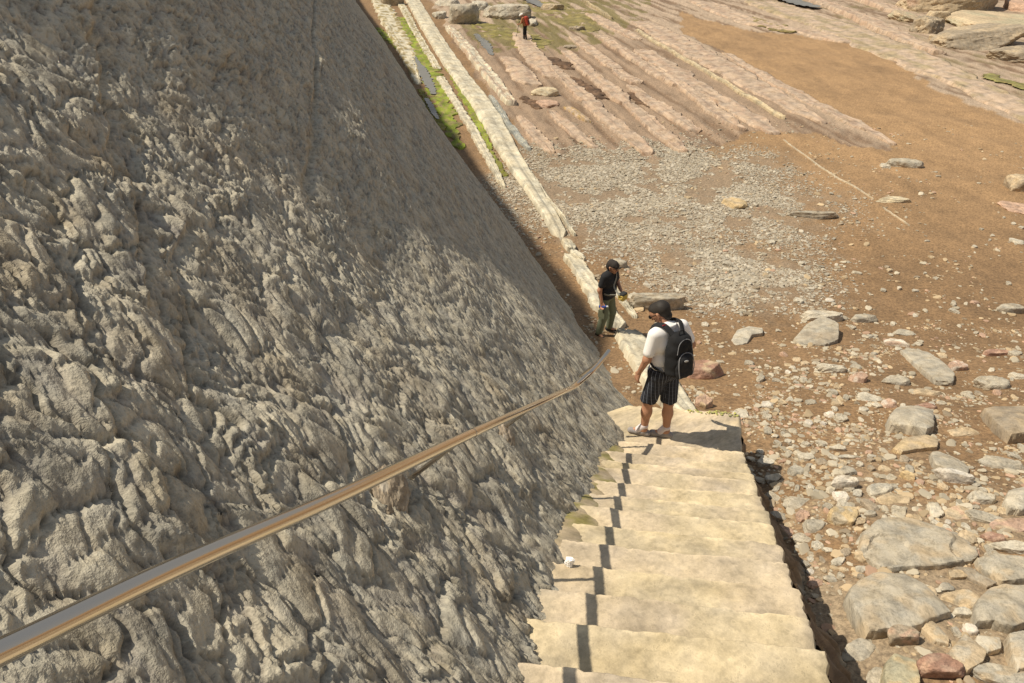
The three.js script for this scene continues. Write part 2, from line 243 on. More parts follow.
// ---------------------------------------------------------------- staircase
{
  const stairs = group('staircase', [0, 0, 0]);
  tag(stairs, 'worn yellowish concrete stairs descending beside the rock face to the beach', 'stairs');
  const LAT = V(0.9914, 0, -0.131).normalize(), FWD = V(0.131, 0, 0.9914);
  const ys = [667, 622, 592, 566, 543.5, 526, 507, 495, 482, 468, 461.5, 452, 441];
  const nose = ys.map((y) => { const x = 635.5 - 0.249 * (y - 440); return at(x, y, stairZ(x, y)); });
  const dz = nose[0].clone().sub(nose[1]).setLength(0.35);
  for (let k = 0; k < 7; k++) nose.unshift(nose[0].clone().add(dz));       // up past the camera
  // landing: its far edge seen at y = 409
  const last = nose[nose.length - 1], ly = last.y - 0.15, rl = ray(690, 409), tl = (ly - CAMY) / rl.y;
  nose.push(rl.multiplyScalar(tl).add(CAM));
  const edgeDir = SR1.clone().sub(SR2), edge = (p) => { // distance along LAT from p to the outer edge, in plan
    const ex = edgeDir.x, ez = edgeDir.z, det = LAT.x * -ez + LAT.z * ex; return ((SR2.x - p.x) * -ez + (SR2.z - p.z) * ex) / det; };
  const NU = 90;
  let prevD = null;
  for (let k = 1; k < nose.length; k++) {
    const N = nose[k], B = nose[k - 1], top = k === nose.length - 1 ? ly : N.y, T0 = N.clone().sub(B).dot(FWD), e = edge(N), eB = edge(B) , seed = k * 7.3;
    const rise = k === nose.length - 1 ? 1.9 : 0.3, L0 = k === nose.length - 1 ? -0.64 : -1.25;
    const prof = [[-0.06, 0]]; for (let q = 0; q <= 12; q++) prof.push([T0 * q / 12 * 0.96, 0]);
    prof.push([T0 - 0.008, -0.003], [T0 - 0.002, -0.009], [T0, -0.02], [T0 - 0.003, -0.08], [T0 - 0.006, -rise * 0.7], [T0 - 0.01, -rise]);
    const NP = prof.length - 1;
    const bend = (u) => 0.008 * n2(u * 0.9, seed) + 0.004 * n2(u * 5, seed + 3) + 0.004 * n2(u * 17, seed);
    const place = (u, d, dy, o) => {                                       // u: metres from N along LAT
      const chip = Math.max(0, n2(u * 9, seed + 20) - 0.35) * 0.025;
      const t = clamp(d / T0), w = bend(u) * t - chip * t * t;
      const pos = B.clone().addScaledVector(FWD, d + w).addScaledVector(LAT, u + N.clone().sub(B).dot(LAT) * t);
      pos.y = top + dy + (k < nose.length - 1 ? 0.065 * (1 - t) : 0.03 * (1 - t)) + (dy > -0.05 ? 0.007 * fbm(u * 2.2, d * 3 + seed, 3) + 0.005 * n2(u * 14, d * 14 + seed) + 0.004 * fbm(u * 30, d * 30 + seed, 2) - 0.008 * t * t : 0) + 0.003 * n2(u * 0.8, seed + 5);
      o.p[0] = pos.x; o.p[1] = pos.y; o.p[2] = pos.z; o.u[0] = u / 0.9 + seed * 0.37; o.u[1] = (d - dy) / 0.9 + seed * 0.61;
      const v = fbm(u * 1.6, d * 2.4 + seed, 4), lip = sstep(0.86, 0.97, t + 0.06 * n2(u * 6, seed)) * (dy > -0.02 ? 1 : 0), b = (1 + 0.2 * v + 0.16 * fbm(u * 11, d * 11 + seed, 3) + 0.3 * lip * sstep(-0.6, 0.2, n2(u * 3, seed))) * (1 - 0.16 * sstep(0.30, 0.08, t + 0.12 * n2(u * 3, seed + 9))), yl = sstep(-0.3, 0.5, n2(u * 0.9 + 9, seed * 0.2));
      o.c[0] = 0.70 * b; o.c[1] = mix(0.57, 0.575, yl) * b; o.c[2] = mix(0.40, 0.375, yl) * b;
    };
    const end = (t) => mix(eB, e, t) + 0.010 * n2(k * 1.1 + t, 7) + 0.012 * n2(k * 4.1 + t * 3, 17);
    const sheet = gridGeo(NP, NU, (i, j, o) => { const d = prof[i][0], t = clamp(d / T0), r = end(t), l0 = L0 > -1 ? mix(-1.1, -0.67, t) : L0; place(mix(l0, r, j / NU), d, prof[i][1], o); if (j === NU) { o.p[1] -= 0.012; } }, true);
    // the outer end: a worn edge, then straight down
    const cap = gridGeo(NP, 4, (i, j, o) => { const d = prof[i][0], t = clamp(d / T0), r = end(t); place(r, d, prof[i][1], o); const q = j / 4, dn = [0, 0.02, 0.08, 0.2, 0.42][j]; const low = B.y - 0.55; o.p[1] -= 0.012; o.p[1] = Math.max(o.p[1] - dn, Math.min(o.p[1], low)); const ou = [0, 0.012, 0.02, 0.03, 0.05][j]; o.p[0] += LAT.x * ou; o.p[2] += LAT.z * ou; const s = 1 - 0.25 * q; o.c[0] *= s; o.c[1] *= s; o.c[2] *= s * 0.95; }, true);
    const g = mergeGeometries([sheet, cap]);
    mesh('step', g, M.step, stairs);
  }
  // flared side wall from below the step ends down into the beach
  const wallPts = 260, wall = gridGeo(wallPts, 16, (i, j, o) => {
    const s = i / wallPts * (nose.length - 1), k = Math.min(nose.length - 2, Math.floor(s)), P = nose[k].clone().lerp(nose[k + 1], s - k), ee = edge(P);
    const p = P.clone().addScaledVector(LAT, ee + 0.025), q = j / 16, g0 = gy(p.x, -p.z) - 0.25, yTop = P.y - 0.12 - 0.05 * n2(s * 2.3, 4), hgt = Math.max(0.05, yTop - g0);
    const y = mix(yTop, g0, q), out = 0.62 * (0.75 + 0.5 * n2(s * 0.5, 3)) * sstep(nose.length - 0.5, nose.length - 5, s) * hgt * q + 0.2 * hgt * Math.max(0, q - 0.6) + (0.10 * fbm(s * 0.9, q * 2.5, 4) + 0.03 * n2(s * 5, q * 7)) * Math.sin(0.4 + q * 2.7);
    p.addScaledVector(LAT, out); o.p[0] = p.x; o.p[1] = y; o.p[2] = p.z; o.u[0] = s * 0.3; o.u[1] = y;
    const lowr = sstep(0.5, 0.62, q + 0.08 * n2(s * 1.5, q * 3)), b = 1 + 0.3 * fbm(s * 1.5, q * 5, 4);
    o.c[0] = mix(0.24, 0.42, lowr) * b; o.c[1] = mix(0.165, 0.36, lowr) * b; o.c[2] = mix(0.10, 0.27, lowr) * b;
  }, true);
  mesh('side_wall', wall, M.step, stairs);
  // rough mortar packed into the corner between the upper steps' inner ends and the rock
  const A0 = at(563, 556, stairZ(563, 556)), A1 = at(618, 428, stairZ(618, 428)), fill = gridGeo(60, 10, (i, j, o) => {
    const q = i / 60, p = A0.clone().lerp(A1, q), v = j / 10, u = mix(-0.4, 0.22 + 0.05 * n2(q * 9, 3) + 0.02 * n2(q * 40, 9), v); p.addScaledVector(LAT, u);
    const ends = sstep(0, 0.06, q) * sstep(1, 0.94, q); o.p[0] = p.x; o.p[1] = p.y + 0.01 - 0.17 * Math.pow(v, 4) - 0.2 * (1 - ends) + 0.014 * fbm(q * 22, v * 4, 4); o.p[2] = p.z; o.u[0] = u; o.u[1] = q * 5;
    const b = 1 + 0.3 * fbm(q * 12, v * 3, 4), ms = sstep(0.0, 0.35, fbm(q * 9 + 4, v * 2, 3) + 0.25 * v - 0.1); o.c[0] = mix(0.58, 0.36, ms) * b; o.c[1] = mix(0.46, 0.31, ms) * b; o.c[2] = mix(0.30, 0.11, ms) * b;
  }, true);
  mesh('edge_fill', fill, M.step, stairs);
  globalThis.LANDING = { y: ly, nose: last, end: nose[nose.length - 1] };
  globalThis.STAIRS = { nose, edge, LAT, FWD };
}

// ---------------------------------------------------------------- stones
const C = {                                                               // rock colours of the beach
  grey: [0.465, 0.41, 0.318], pale: [0.56, 0.50, 0.395], dark: [0.37, 0.30, 0.215], pink: [0.53, 0.355, 0.252], red: [0.38, 0.225, 0.16],
  tan: [0.54, 0.42, 0.272], ochre: [0.60, 0.45, 0.25], green: [0.46, 0.41, 0.275], cream: [0.64, 0.54, 0.37], white: [0.68, 0.61, 0.51],
};
function stoneGeo(seed, detail, { a = 1, b = 1, c = 1, facets = 11, rough = 0.05, col = C.grey, flat = 0.5, layers = 0, alt = null, uvs = 0.5, crease = 0.4 }) {
  const r = rng(seed * 7919 + 13), g = mergeVertices(new THREE.IcosahedronGeometry(1, detail).deleteAttribute('normal').deleteAttribute('uv'), 1e-5), P = g.attributes.position, pl = [];
  for (let k = 0; k < facets; k++) { const z = 2 * r() - 1, t = r() * 6.283, s = Math.sqrt(1 - z * z); pl.push([s * Math.cos(t), z * 0.7, s * Math.sin(t), 0.58 + 0.38 * r()]); }
  pl.push([0.12 * (r() - 0.5), 1, 0.12 * (r() - 0.5), flat + 0.25 * r()]);
  const K = new Float32Array(P.count * 3), U = new Float32Array(P.count * 2), big = Math.max(a, b, c);
  for (let i = 0; i < P.count; i++) {
    const x = P.getX(i), y = P.getY(i), z = P.getZ(i); let inv = 0;
    for (const [nx, ny, nz, o] of pl) { const d = (x * nx + y * ny + z * nz) / o; if (d > 0) inv += Math.pow(d, 26); }
    let k = 1 / Math.pow(inv + Math.pow(0.95, 26), 1 / 26);
    k *= 1 + rough * (n3(x * 1.7 + seed, y * 1.7, z * 1.7) + 0.5 * n3(x * 4 + seed, y * 4, z * 4) + 0.3 * n3(x * 9, y * 9 + seed, z * 9));
    let py = y * k; if (layers) { const q = py * layers + 0.35 * n3(x * 1.2, z * 1.2, seed), fl = Math.floor(q), fr = q - fl; py = (fl + sstep(0.25, 0.75, fr)) / layers * 0.6 + py * 0.4; }
    P.setXYZ(i, x * k * a, py * b, z * k * c);
    U[i * 2] = (x * k * a + 0.4 * py * b) / uvs + seed * 0.37; U[i * 2 + 1] = (z * k * c + 0.6 * py * b) / uvs + seed * 0.71;
    const v = 1 + 0.15 * n3(x * 1.6 + seed, y * 1.6, z * 1.6 + 9) + 0.14 * n3(x * 5, y * 5 + seed, z * 5), w = alt ? 0.75 * sstep(0.0, 0.6, n3(x * 0.9 + 5, y * 0.9, z * 0.9 + seed)) : 0;
    for (let q = 0; q < 3; q++) K[i * 3 + q] = clamp(1.06 * (alt ? mix(col[q], alt[q], w) : col[q]) * v);
  }
  g.setAttribute('color', new THREE.BufferAttribute(K, 3)); g.setAttribute('uv', new THREE.BufferAttribute(U, 2)); g.computeVertexNormals(); if (!crease) return g;
  const c2 = toCreasedNormals(g, crease), Q = c2.attributes.position, UV = c2.attributes.uv;   // grain laid on each face from the side it looks to
  for (let i = 0; i < Q.count; i += 3) {
    const e1 = [0, 1, 2].map((k) => Q.array[(i + 1) * 3 + k] - Q.array[i * 3 + k]), e2 = [0, 1, 2].map((k) => Q.array[(i + 2) * 3 + k] - Q.array[i * 3 + k]);
    const nx = Math.abs(e1[1] * e2[2] - e1[2] * e2[1]), ny = Math.abs(e1[2] * e2[0] - e1[0] * e2[2]) * 1.3, nz = Math.abs(e1[0] * e2[1] - e1[1] * e2[0]), [p, q] = ny > nx && ny > nz ? [0, 2] : nx > nz ? [2, 1] : [0, 1];
    for (let k = 0; k < 3; k++) UV.setXY(i + k, Q.array[(i + k) * 3 + p] / uvs + seed * 0.37, Q.array[(i + k) * 3 + q] / uvs + seed * 0.71);
  }
  return c2;
}
let stoneSeed = 100; const anchors = [], usedLabels = new Set();           // anchors: the stones that have a description of their own
const taken = [];                                                         // where big stones lie: [x, f, radius]
// a single stone seen at (px, py), about w x h pixels there; turn in degrees, thick = height over width
function boulder(name, label, [px, py, w, h], color, { turn = 0, thick = 0.35, cat = 'rock', layers = 0, facets = 9, rough = 0.05, alt = null, flat = 0.5, lean = 0, grp = null, sink = 0.44 } = {}) {
  const p = onGround(px, py + h * 0.12), s = p.depth / FOC, wid = w * s, dep = Math.atan2(CAMY - p.y, -p.z), v0 = thick * wid;
  const deep = Math.max(0.5 * wid * Math.min(1, h / w * 1.6), (h * s - v0 * 0.7 * Math.cos(dep)) / Math.sin(dep));
  const big = w > 30, g = stoneGeo(stoneSeed++, big ? 20 : w > 18 ? 11 : 8, { a: wid / 2 * 1.12, b: v0 * 0.95, c: deep / 2 * 1.1, col: C[color], layers, facets, rough, alt: alt && C[alt], flat });
  const m = mesh(name, g, M.stone); m.position.set(p.x, gy(p.x, -p.z) + v0 * (0.5 - sink) - 0.02 * wid, p.z);
  m.rotation.set(0, turn * Math.PI / 180, lean * Math.PI / 180, 'YXZ'); taken.push([p.x, -p.z, Math.max(wid, deep) / 2]); anchors.push([p.x, -p.z, label]);
  return tag(m, label, cat, grp);
}
const B = (label, box, color, opt = {}) => boulder('boulder', label, box, color, { cat: 'boulder', ...opt });
const S = (label, box, color, opt = {}) => boulder('stone', label, box, color, { cat: 'stone', ...opt });
// a broken slab: its outline as seen at (px, py) points, t metres thick, with a chipped rim and a top that may step down in layers
function F(label, pts, t0, color, { alt = null, layer = 0, dome = 0.02, tilt = [0, 0], cat = 'boulder' } = {}) {
  const t = t0 * 0.5, seed = stoneSeed++, r = rng(seed), lift = (x, y) => { const p = onGround(x, y), d = ray(x, y), k = t * 0.4 / -d.y; return [p.x - d.x * k, -p.z + d.z * k]; };
  const P0 = pts.map(([x, y]) => lift(x, y)), cx = P0.reduce((s, q) => s + q[0], 0) / P0.length, cf = P0.reduce((s, q) => s + q[1], 0) / P0.length, ring = [], n = P0.length;
  let size = 0; for (const q of P0) size = Math.max(size, Math.hypot(q[0] - cx, q[1] - cf));
  const per = Math.max(5, Math.round(110 / n));
  for (let i = 0; i < n; i++) { const a = P0[(i + n - 1) % n], b = P0[i], c = P0[(i + 1) % n], d = P0[(i + 2) % n]; for (let k = 0; k < per; k++) { const u = k / per, h = 0.22 * (u * (1 - u)); const q = [0, 1].map((m) => mix(b[m], c[m], u) + h * 0.6 * ((b[m] - a[m]) * (1 - u) - (d[m] - c[m]) * u)); const w = 1 + 0.018 * n2(q[0] * 9 / size * 0.5, q[1] * 9 / size * 0.5 + seed) + 0.012 * n2(q[0] * 14 / size, q[1] * 14 / size + seed); ring.push([(q[0] - cx) * w, (q[1] - cf) * w]); } }
  const N = ring.length, prof = [[0.97, -1.0], [1.0, -0.5], [1.005, 0.1], [0.99, 0.55], [0.975, 0.85], [0.955, 0.97], ...Array.from({ length: 22 }, (_, i) => [0.93 * (1 - i / 21), 1])], g0 = gy(cx, cf) - 0.01, Ccol = C[color], A = alt && C[alt];
  let g = gridGeo(N, prof.length - 1, (i, j, o) => {
    const q = ring[i % N], [s, hh] = prof[j], k = s * (hh < 0.97 && hh > -0.4 ? 1 + 0.02 * n2(q[0] / size * 6 + hh * 3, q[1] / size * 6 + seed) : 1), x = q[0] * k, f = q[1] * k, rr = s;
    let y = t * hh * (hh > 0 ? 1 : 1);
    if (hh > 0.5) { const lz = layer ? t * layer * sstep(-0.05, 0.05, n2(x / size * 0.7 + seed, f / size * 1.1) - 0.1) : 0; y += dome * (1 - rr * rr) - lz * sstep(0.5, 1, hh) + 0.03 * Math.min(size, 0.6) * fbm(x / size * 1.5 + seed, f / size * 1.5, 4) + (tilt[0] * x + tilt[1] * f); }
    else y += 0.012 * n3(x * 9, y * 30, f * 9 + seed);
    o.p[0] = x; o.p[1] = y + (baseY(cf + f) - baseY(cf)) * 0.95; o.p[2] = -f;
    const v = 1 + 0.16 * fbm(x / size * 2 + seed, f / size * 2, 4), w = A ? 0.7 * sstep(0.0, 0.4, fbm(x / size * 1.1 + 9, f / size * 1.1 + seed, 3) + (hh < 0.8 ? 0.15 : 0)) : 0;
    for (let m = 0; m < 3; m++) o.c[m] = clamp(1.05 * (A ? mix(Ccol[m], A[m], w) : Ccol[m]) * v);
    o.u[0] = (x + 0.3 * y) / 0.5 + seed * 0.37; o.u[1] = (f - y) / 0.5 + seed * 0.71;
  }, true);
  g = toCreasedNormals(g, 0.5);
  const m = mesh('boulder', g, M.stone); m.position.set(cx, g0 - t * 0.12, -cf); taken.push([cx, cf, size * 0.8]); anchors.push([cx, cf, label]);
  return tag(m, label, cat);
}
// around the walkers and the foot of the stairs
B('rounded reddish brown boulder behind the backpack of the man in white', [704, 372, 36, 22], 'red', { thick: 0.42, facets: 6, alt: 'tan', sink: 0.2, rough: 0.04 });
B('long low grey brown boulder beyond the head of the man in white', [662, 305, 56, 17], 'grey', { thick: 0.3, facets: 6, alt: 'dark', sink: 0.1 });
S('orange pink block standing just beyond the landing of the stairs', [705, 402, 18, 20], 'pink', { thick: 0.8, alt: 'ochre', facets: 9 });
S('pale squarish stone on the sand past the outer corner of the landing', [742, 413, 17, 14], 'pale', { thick: 0.35 });
S('small brown grey stone just behind the cap of the man in black', [619, 265, 14, 12], 'grey', { thick: 0.7 });
S('pale stone beside the hips of the man in black', [635, 297, 15, 7], 'pale', { thick: 0.3 });
F('pale grey flat stone with a ragged end on open brown sand', [[731, 340], [737, 330], [749, 326], [763, 328], [763, 333], [752, 335], [747, 343], [736, 345]], 0.14, 'pale', {});
B('grey slab lying behind the dark wedge shaped boulder', [818, 318, 42, 14], 'pale', { thick: 0.3, layers: 5 });
F('dark grey wedge shaped boulder, larger of a pair on the brown sand', [[793, 340], [806, 328], [821, 323], [837, 330], [838, 343], [825, 347], [798, 345]], 0.3, 'grey', { alt: 'dark', tilt: [0.1, 0.05] });
S('grey blocky stone lying alone to the side of the pair of boulders', [864, 318, 24, 11], 'grey', { thick: 0.35 });
S('thin grey flat stone on brown sand above the pinkish white block', [904, 332, 23, 9], 'grey', { thick: 0.22, layers: 4 });
S('pinkish white oblong block on brown sand', [897, 345, 27, 11], 'white', { thick: 0.3, turn: -15, alt: 'pink', facets: 13 });
F('long grey slab tilted down towards a round pink stone', [[899, 353], [912, 351], [926, 355], [939, 362], [954, 375], [953, 383], [936, 382], [916, 368]], 0.17, 'grey', { alt: 'pale' });
S('round pale pink stone touching the end of the long grey slab', [956, 367, 17, 16], 'pink', { thick: 0.7, facets: 5, alt: 'white' });
B('rounded grey boulder at the head of a trail of small stones', [990, 384, 33, 18], 'grey', { thick: 0.4, facets: 7 });
F('broad light grey boulder with rounded shoulders resting on a brown slab', [[886, 422], [894, 413], [916, 411], [931, 416], [933, 431], [925, 435], [905, 431], [889, 429]], 0.3, 'grey', { alt: 'pale', dome: 0.07 });
F('brownish yellow flat slab under the broad light grey boulder', [[892, 450], [903, 440], [925, 437], [938, 441], [937, 449], [916, 451], [901, 454]], 0.17, 'tan', { alt: 'ochre' });
F('dark brown grey boulder with an overhanging edge on open sand', [[980, 415], [998, 412], [1030, 413], [1032, 437], [1009, 440], [993, 430]], 0.32, 'dark', { alt: 'tan', dome: 0.05 });
F('smooth grey slab leaning above a white stone', [[929, 456], [938, 454], [958, 461], [969, 470], [966, 479], [949, 474], [932, 468]], 0.16, 'grey', { tilt: [-0.12, 0] });
S('long white stone with a dark shadow under its end', [950, 481, 32, 13], 'white', { thick: 0.4, turn: -18, facets: 9, sink: 0.05 });
F('pale rounded boulder on a pinkish slab', [[1002, 505], [1006, 495], [1020, 492], [1034, 497], [1034, 510], [1020, 515], [1006, 513]], 0.2, 'pale', { dome: 0.06 });
S('pale knobbly stone between the white stone and the pale rounded boulder', [979, 500, 25, 16], 'pale', { thick: 0.5 });
S('flat tan stone half buried above the broad light grey boulder', [927, 391, 29, 13], 'tan', { thick: 0.2 });
S('grey block lying alone on sand beside the tidy reddish stone', [1013, 309, 28, 14], 'grey', { thick: 0.42, alt: 'dark' });
S('reddish brown stone paired with a small grey stone', [997, 353, 24, 11], 'red', { thick: 0.4, alt: 'pink' });
S('small grey stone paired with a reddish brown stone', [1014, 354, 13, 9], 'grey', { thick: 0.5 });
S('pink stone among pebbles below the pinkish white block', [858, 380, 17, 14], 'pink', { thick: 0.6, alt: 'white', facets: 6 });
S('grey stone with a rounded back above the broad light grey boulder', [895, 381, 25, 13], 'grey', { thick: 0.35 });
S('pale grey stone at the edge of open sand past the trail of stones', [1017, 378, 16, 11], 'pale', { thick: 0.4 });
// farther out on the sand
B('thin dark edged slab at the border of the grey gravel', [812, 216, 44, 9], 'grey', { thick: 0.2, alt: 'dark', layers: 3 });
S('pale yellow stone lying on the grey gravel', [734, 204, 22, 13], 'ochre', { thick: 0.35, alt: 'tan', facets: 6 });
S('grey flat stone alone on orange sand with a pale chip beside it', [905, 164, 31, 11], 'grey', { thick: 0.28, turn: -15 });
S('pale chip beside the grey flat stone on orange sand', [885, 165, 11, 7], 'pale', { thick: 0.4 });
S('long pale yellowish slab near the thin line across the sand', [895, 201, 34, 8], 'cream', { thick: 0.16, layers: 3 });
B('brown block standing at the far edge of the orange sand', [1017, 187, 28, 20], 'tan', { thick: 0.6, alt: 'dark' });
B('low pinkish slab at the foot of the brown block', [1019, 207, 34, 18], 'pink', { thick: 0.15 });
S('narrow pale stone sticking out of sand near the pinkish slab', [1016, 242, 16, 7], 'pale', { thick: 0.2, turn: -20 });
// the boulder scree beside the stairs
F('largest flat grey slab of the scree, cracked into layers', [[862, 534], [880, 521], [906, 520], [939, 530], [959, 534], [980, 556], [961, 565], [923, 569], [892, 571], [873, 564], [858, 549]], 0.16, 'grey', { alt: 'tan', layer: 0.35 });
F('big smooth grey slab beside the shadow of the stairs', [[873, 575], [904, 576], [923, 587], [939, 601], [951, 615], [930, 622], [916, 630], [892, 632], [868, 633], [854, 615], [846, 596], [854, 584]], 0.2, 'grey', { alt: 'tan', dome: 0.05 });
F('grey boulder tilted against a dark edged flagstone', [[975, 560], [992, 557], [1024, 565], [1030, 583], [1001, 583], [992, 577], [980, 570]], 0.2, 'grey', { alt: 'tan', tilt: [0.2, 0] });
F('dark edged flagstone wedged under the tilted grey boulder', [[954, 568], [970, 569], [987, 580], [997, 584], [987, 588], [963, 577]], 0.09, 'dark', { alt: 'grey' });
S('brownish grey faceted rock in front of the big smooth slab', [901, 637, 28, 22], 'dark', { thick: 0.6, facets: 9, alt: 'pink', sink: 0.1 });
B('rounded dusky red boulder low in the scree', [938, 669, 40, 26], 'red', { thick: 0.5, facets: 7, alt: 'pink', sink: 0.1 });
F('beige block beside the dusky red boulder', [[947, 654], [963, 637], [985, 654], [982, 665], [966, 674], [951, 664]], 0.2, 'tan', { alt: 'pale' });
F('thin beige slab tilted behind the dusky red boulder', [[913, 620], [923, 615], [938, 627], [949, 639], [949, 645], [935, 642], [918, 627]], 0.1, 'tan', { alt: 'grey' });
F('large beige grey boulder with a knobbly lower side', [[975, 603], [987, 591], [1001, 587], [1030, 591], [1034, 623], [1011, 630], [992, 625], [975, 625], [971, 613]], 0.22, 'grey', { alt: 'tan', dome: 0.04 });
F('greenish grey boulder with a yellow stain by the stair shadow', [[885, 663], [894, 654], [916, 661], [921, 684], [889, 692], [883, 678]], 0.22, 'green', { alt: 'ochre' });
F('pale grey boulder at the lower edge of the scree beside the beige block', [[1006, 637], [1030, 634], [1036, 668], [1016, 674], [1008, 656]], 0.25, 'pale', { alt: 'tan' });
S('pale lump leaning on the rounded white stone', [963, 613, 18, 15], 'pale', { thick: 0.6 });
S('small rounded white stone beside a pale lump', [968, 629, 16, 13], 'white', { thick: 0.6, facets: 6 });
B('flat brownish pink slab under the pale rounded boulder', [1012, 525, 44, 18], 'pink', { thick: 0.15, alt: 'tan' });
S('oval reddish stone next to the flat brownish pink slab', [994, 538, 25, 13], 'red', { thick: 0.4, facets: 6, alt: 'pink' });
S('smooth oval grey stone alone on the sand by the landing', [836, 449, 17, 9], 'pale', { thick: 0.5, facets: 5 });
S('low oval stone below the smooth oval grey stone', [846, 457, 16, 7], 'pale', { thick: 0.35, facets: 6 });
S('pale rounded stone, first past the outer edge of the stairs', [768, 454, 16, 10], 'pale', { thick: 0.5, facets: 6 });
S('tall pale stone of the cluster past the outer edge of the stairs', [805, 455, 18, 12], 'pale', { thick: 0.5, facets: 9 });
S('five sided pale stone of the cluster past the outer edge of the stairs', [776, 466, 19, 13], 'pale', { thick: 0.4, facets: 12, turn: 30 });
S('rounded grey stone of the cluster past the outer edge of the stairs', [798, 465, 15, 12], 'grey', { thick: 0.5, facets: 7 });
B('broad low grey stone half sunk beside the stair shadow', [802, 492, 30, 16], 'grey', { thick: 0.2, facets: 9 });
S('white topped stone with a dark front on pebbly sand', [844, 484, 23, 14], 'white', { thick: 0.55, facets: 9, alt: 'grey', sink: 0.05 });
B('yellow topped grey rock standing above the largest slab', [845, 514, 27, 27], 'ochre', { thick: 0.7, alt: 'grey', facets: 10 });
S('flat grey stone next to the yellow topped rock', [817, 519, 28, 17], 'grey', { thick: 0.25 });
S('grey stone touching the stair shadow', [805, 528, 18, 14], 'grey', { thick: 0.5 });
S('small angular grey stone above the largest slab', [870, 514, 16, 9], 'grey', { thick: 0.4, facets: 13 });
S('tan pebble like stone beside the angular grey stone', [860, 521, 14, 10], 'tan', { thick: 0.5 });
S('yellowish block with a dark shaded side in the scree', [907, 478, 15, 12], 'ochre', { thick: 0.6, facets: 12 });
S('grey stone at the pebbly edge of the brown sand', [848, 487, 12, 9], 'grey', { thick: 0.5 });
S('reddish flat stone against the broad light grey boulder', [925, 408, 20, 10], 'red', { thick: 0.35, alt: 'pink' });
S('salmon coloured rounded stone in pebbles near the broad boulder', [888, 407, 14, 12], 'pink', { thick: 0.6, alt: 'white', facets: 6 });
S('pale grey stone pile among pebbles on brown sand', [828, 372, 30, 12], 'pale', { thick: 0.3, rough: 0.12 });
S('light brown slab half buried in pebbles by the stairs side', [893, 498, 34, 18], 'tan', { thick: 0.14 });
S('low tan slab buried level with the sand', [964, 515, 34, 18], 'tan', { thick: 0.12, alt: 'pink' });
S('cream coloured stone by the long grey slab', [868, 400, 22, 14], 'pale', { thick: 0.3 });
B('broad grey flagstone sunk level with the sand below the largest slab', [962, 598, 44, 22], 'tan', { thick: 0.12, alt: 'grey', turn: 20 });
B('grey slab with a straight front edge at the lowest corner of the scree', [1000, 676, 56, 26], 'grey', { thick: 0.25, turn: -10, alt: 'tan', layers: 3 });
B('flat grey slab between the yellow topped rock and the largest slab', [872, 536, 40, 18], 'grey', { thick: 0.16, turn: 14 });
F('angular pale slab leaning on the large beige grey boulder', [[976, 637], [999, 639], [1001, 650], [987, 654], [974, 645]], 0.14, 'pale', { alt: 'tan' });
B('low grey slab partly in the stair shadow', [864, 643, 30, 24], 'grey', { thick: 0.25, turn: 30 });
B('grey slab resting against the flat brownish pink slab', [986, 520, 36, 17], 'grey', { thick: 0.25, turn: -24 });
B('thick grey slab with a broken corner, above the tilted grey boulder', [1012, 548, 40, 18], 'pale', { thick: 0.3, turn: -16, layers: 3 });
S('angular tan stone between the two biggest slabs', [956, 576, 22, 12], 'tan', { thick: 0.4 });
S('angular grey stone at the end of the dark edged flagstone', [944, 588, 18, 11], 'grey', { thick: 0.4 });
S('grey wedge of stone in front of the greenish grey boulder', [882, 672, 24, 20], 'grey', { thick: 0.4, turn: 40 });
B('grey flat rock lying between the broad boulder and the dark brown boulder', [962, 432, 34, 13], 'tan', { thick: 0.16 });
B('pale angular slab in the pebbles past the white topped stone', [878, 490, 34, 16], 'pale', { thick: 0.2, turn: 24 });
B('low grey slab amid pebbles below the dark brown boulder', [1000, 462, 38, 17], 'grey', { thick: 0.24, turn: -12 });
// far rocks on the green stained platform
B('squared dark rock at the top of the rock face edge', [393, 3, 22, 14], 'dark', { thick: 0.8, facets: 12, alt: 'tan' });
B('blocky grey boulder near the weedy pools', [464, 21, 28, 15], 'grey', { thick: 0.6, facets: 10, alt: 'dark', sink: 0.05 });
S('flat pale rock behind the blocky boulder', [447, 4, 22, 9], 'pale', { thick: 0.4 });
S('small pale rock beside the blocky boulder', [440, 17, 14, 8], 'pale', { thick: 0.6 });
S('light rock topping the heap near the weedy pools', [479, 8, 17, 9], 'pale', { thick: 0.5 });
S('grey rock on the side of the heap near the weedy pools', [490, 14, 14, 12], 'grey', { thick: 0.7 });
B('long flat topped boulder just behind the hiker with the red backpack', [509, 16, 38, 12], 'pale', { thick: 0.32, facets: 8, alt: 'dark', sink: 0 });
S('pale rock by the legs of the hiker with the red backpack', [532, 23, 9, 8], 'pale', { thick: 0.7 });
S('low rock between two pools beyond the hiker', [553, 9, 22, 7], 'tan', { thick: 0.35, alt: 'dark' });
S('dark slab lying on the pink platform', [577, 29, 16, 6], 'dark', { thick: 0.35, layers: 3 });
S('smaller dark slab lying on the pink platform', [570, 47, 13, 5], 'dark', { thick: 0.35 });
B('tan flat boulder with a dark underside at the edge of the gravel', [545, 94, 24, 8], 'cream', { thick: 0.26, alt: 'tan', sink: 0 });
S('pinkish block beneath the tan flat boulder', [546, 104, 24, 9], 'pink', { thick: 0.2 });
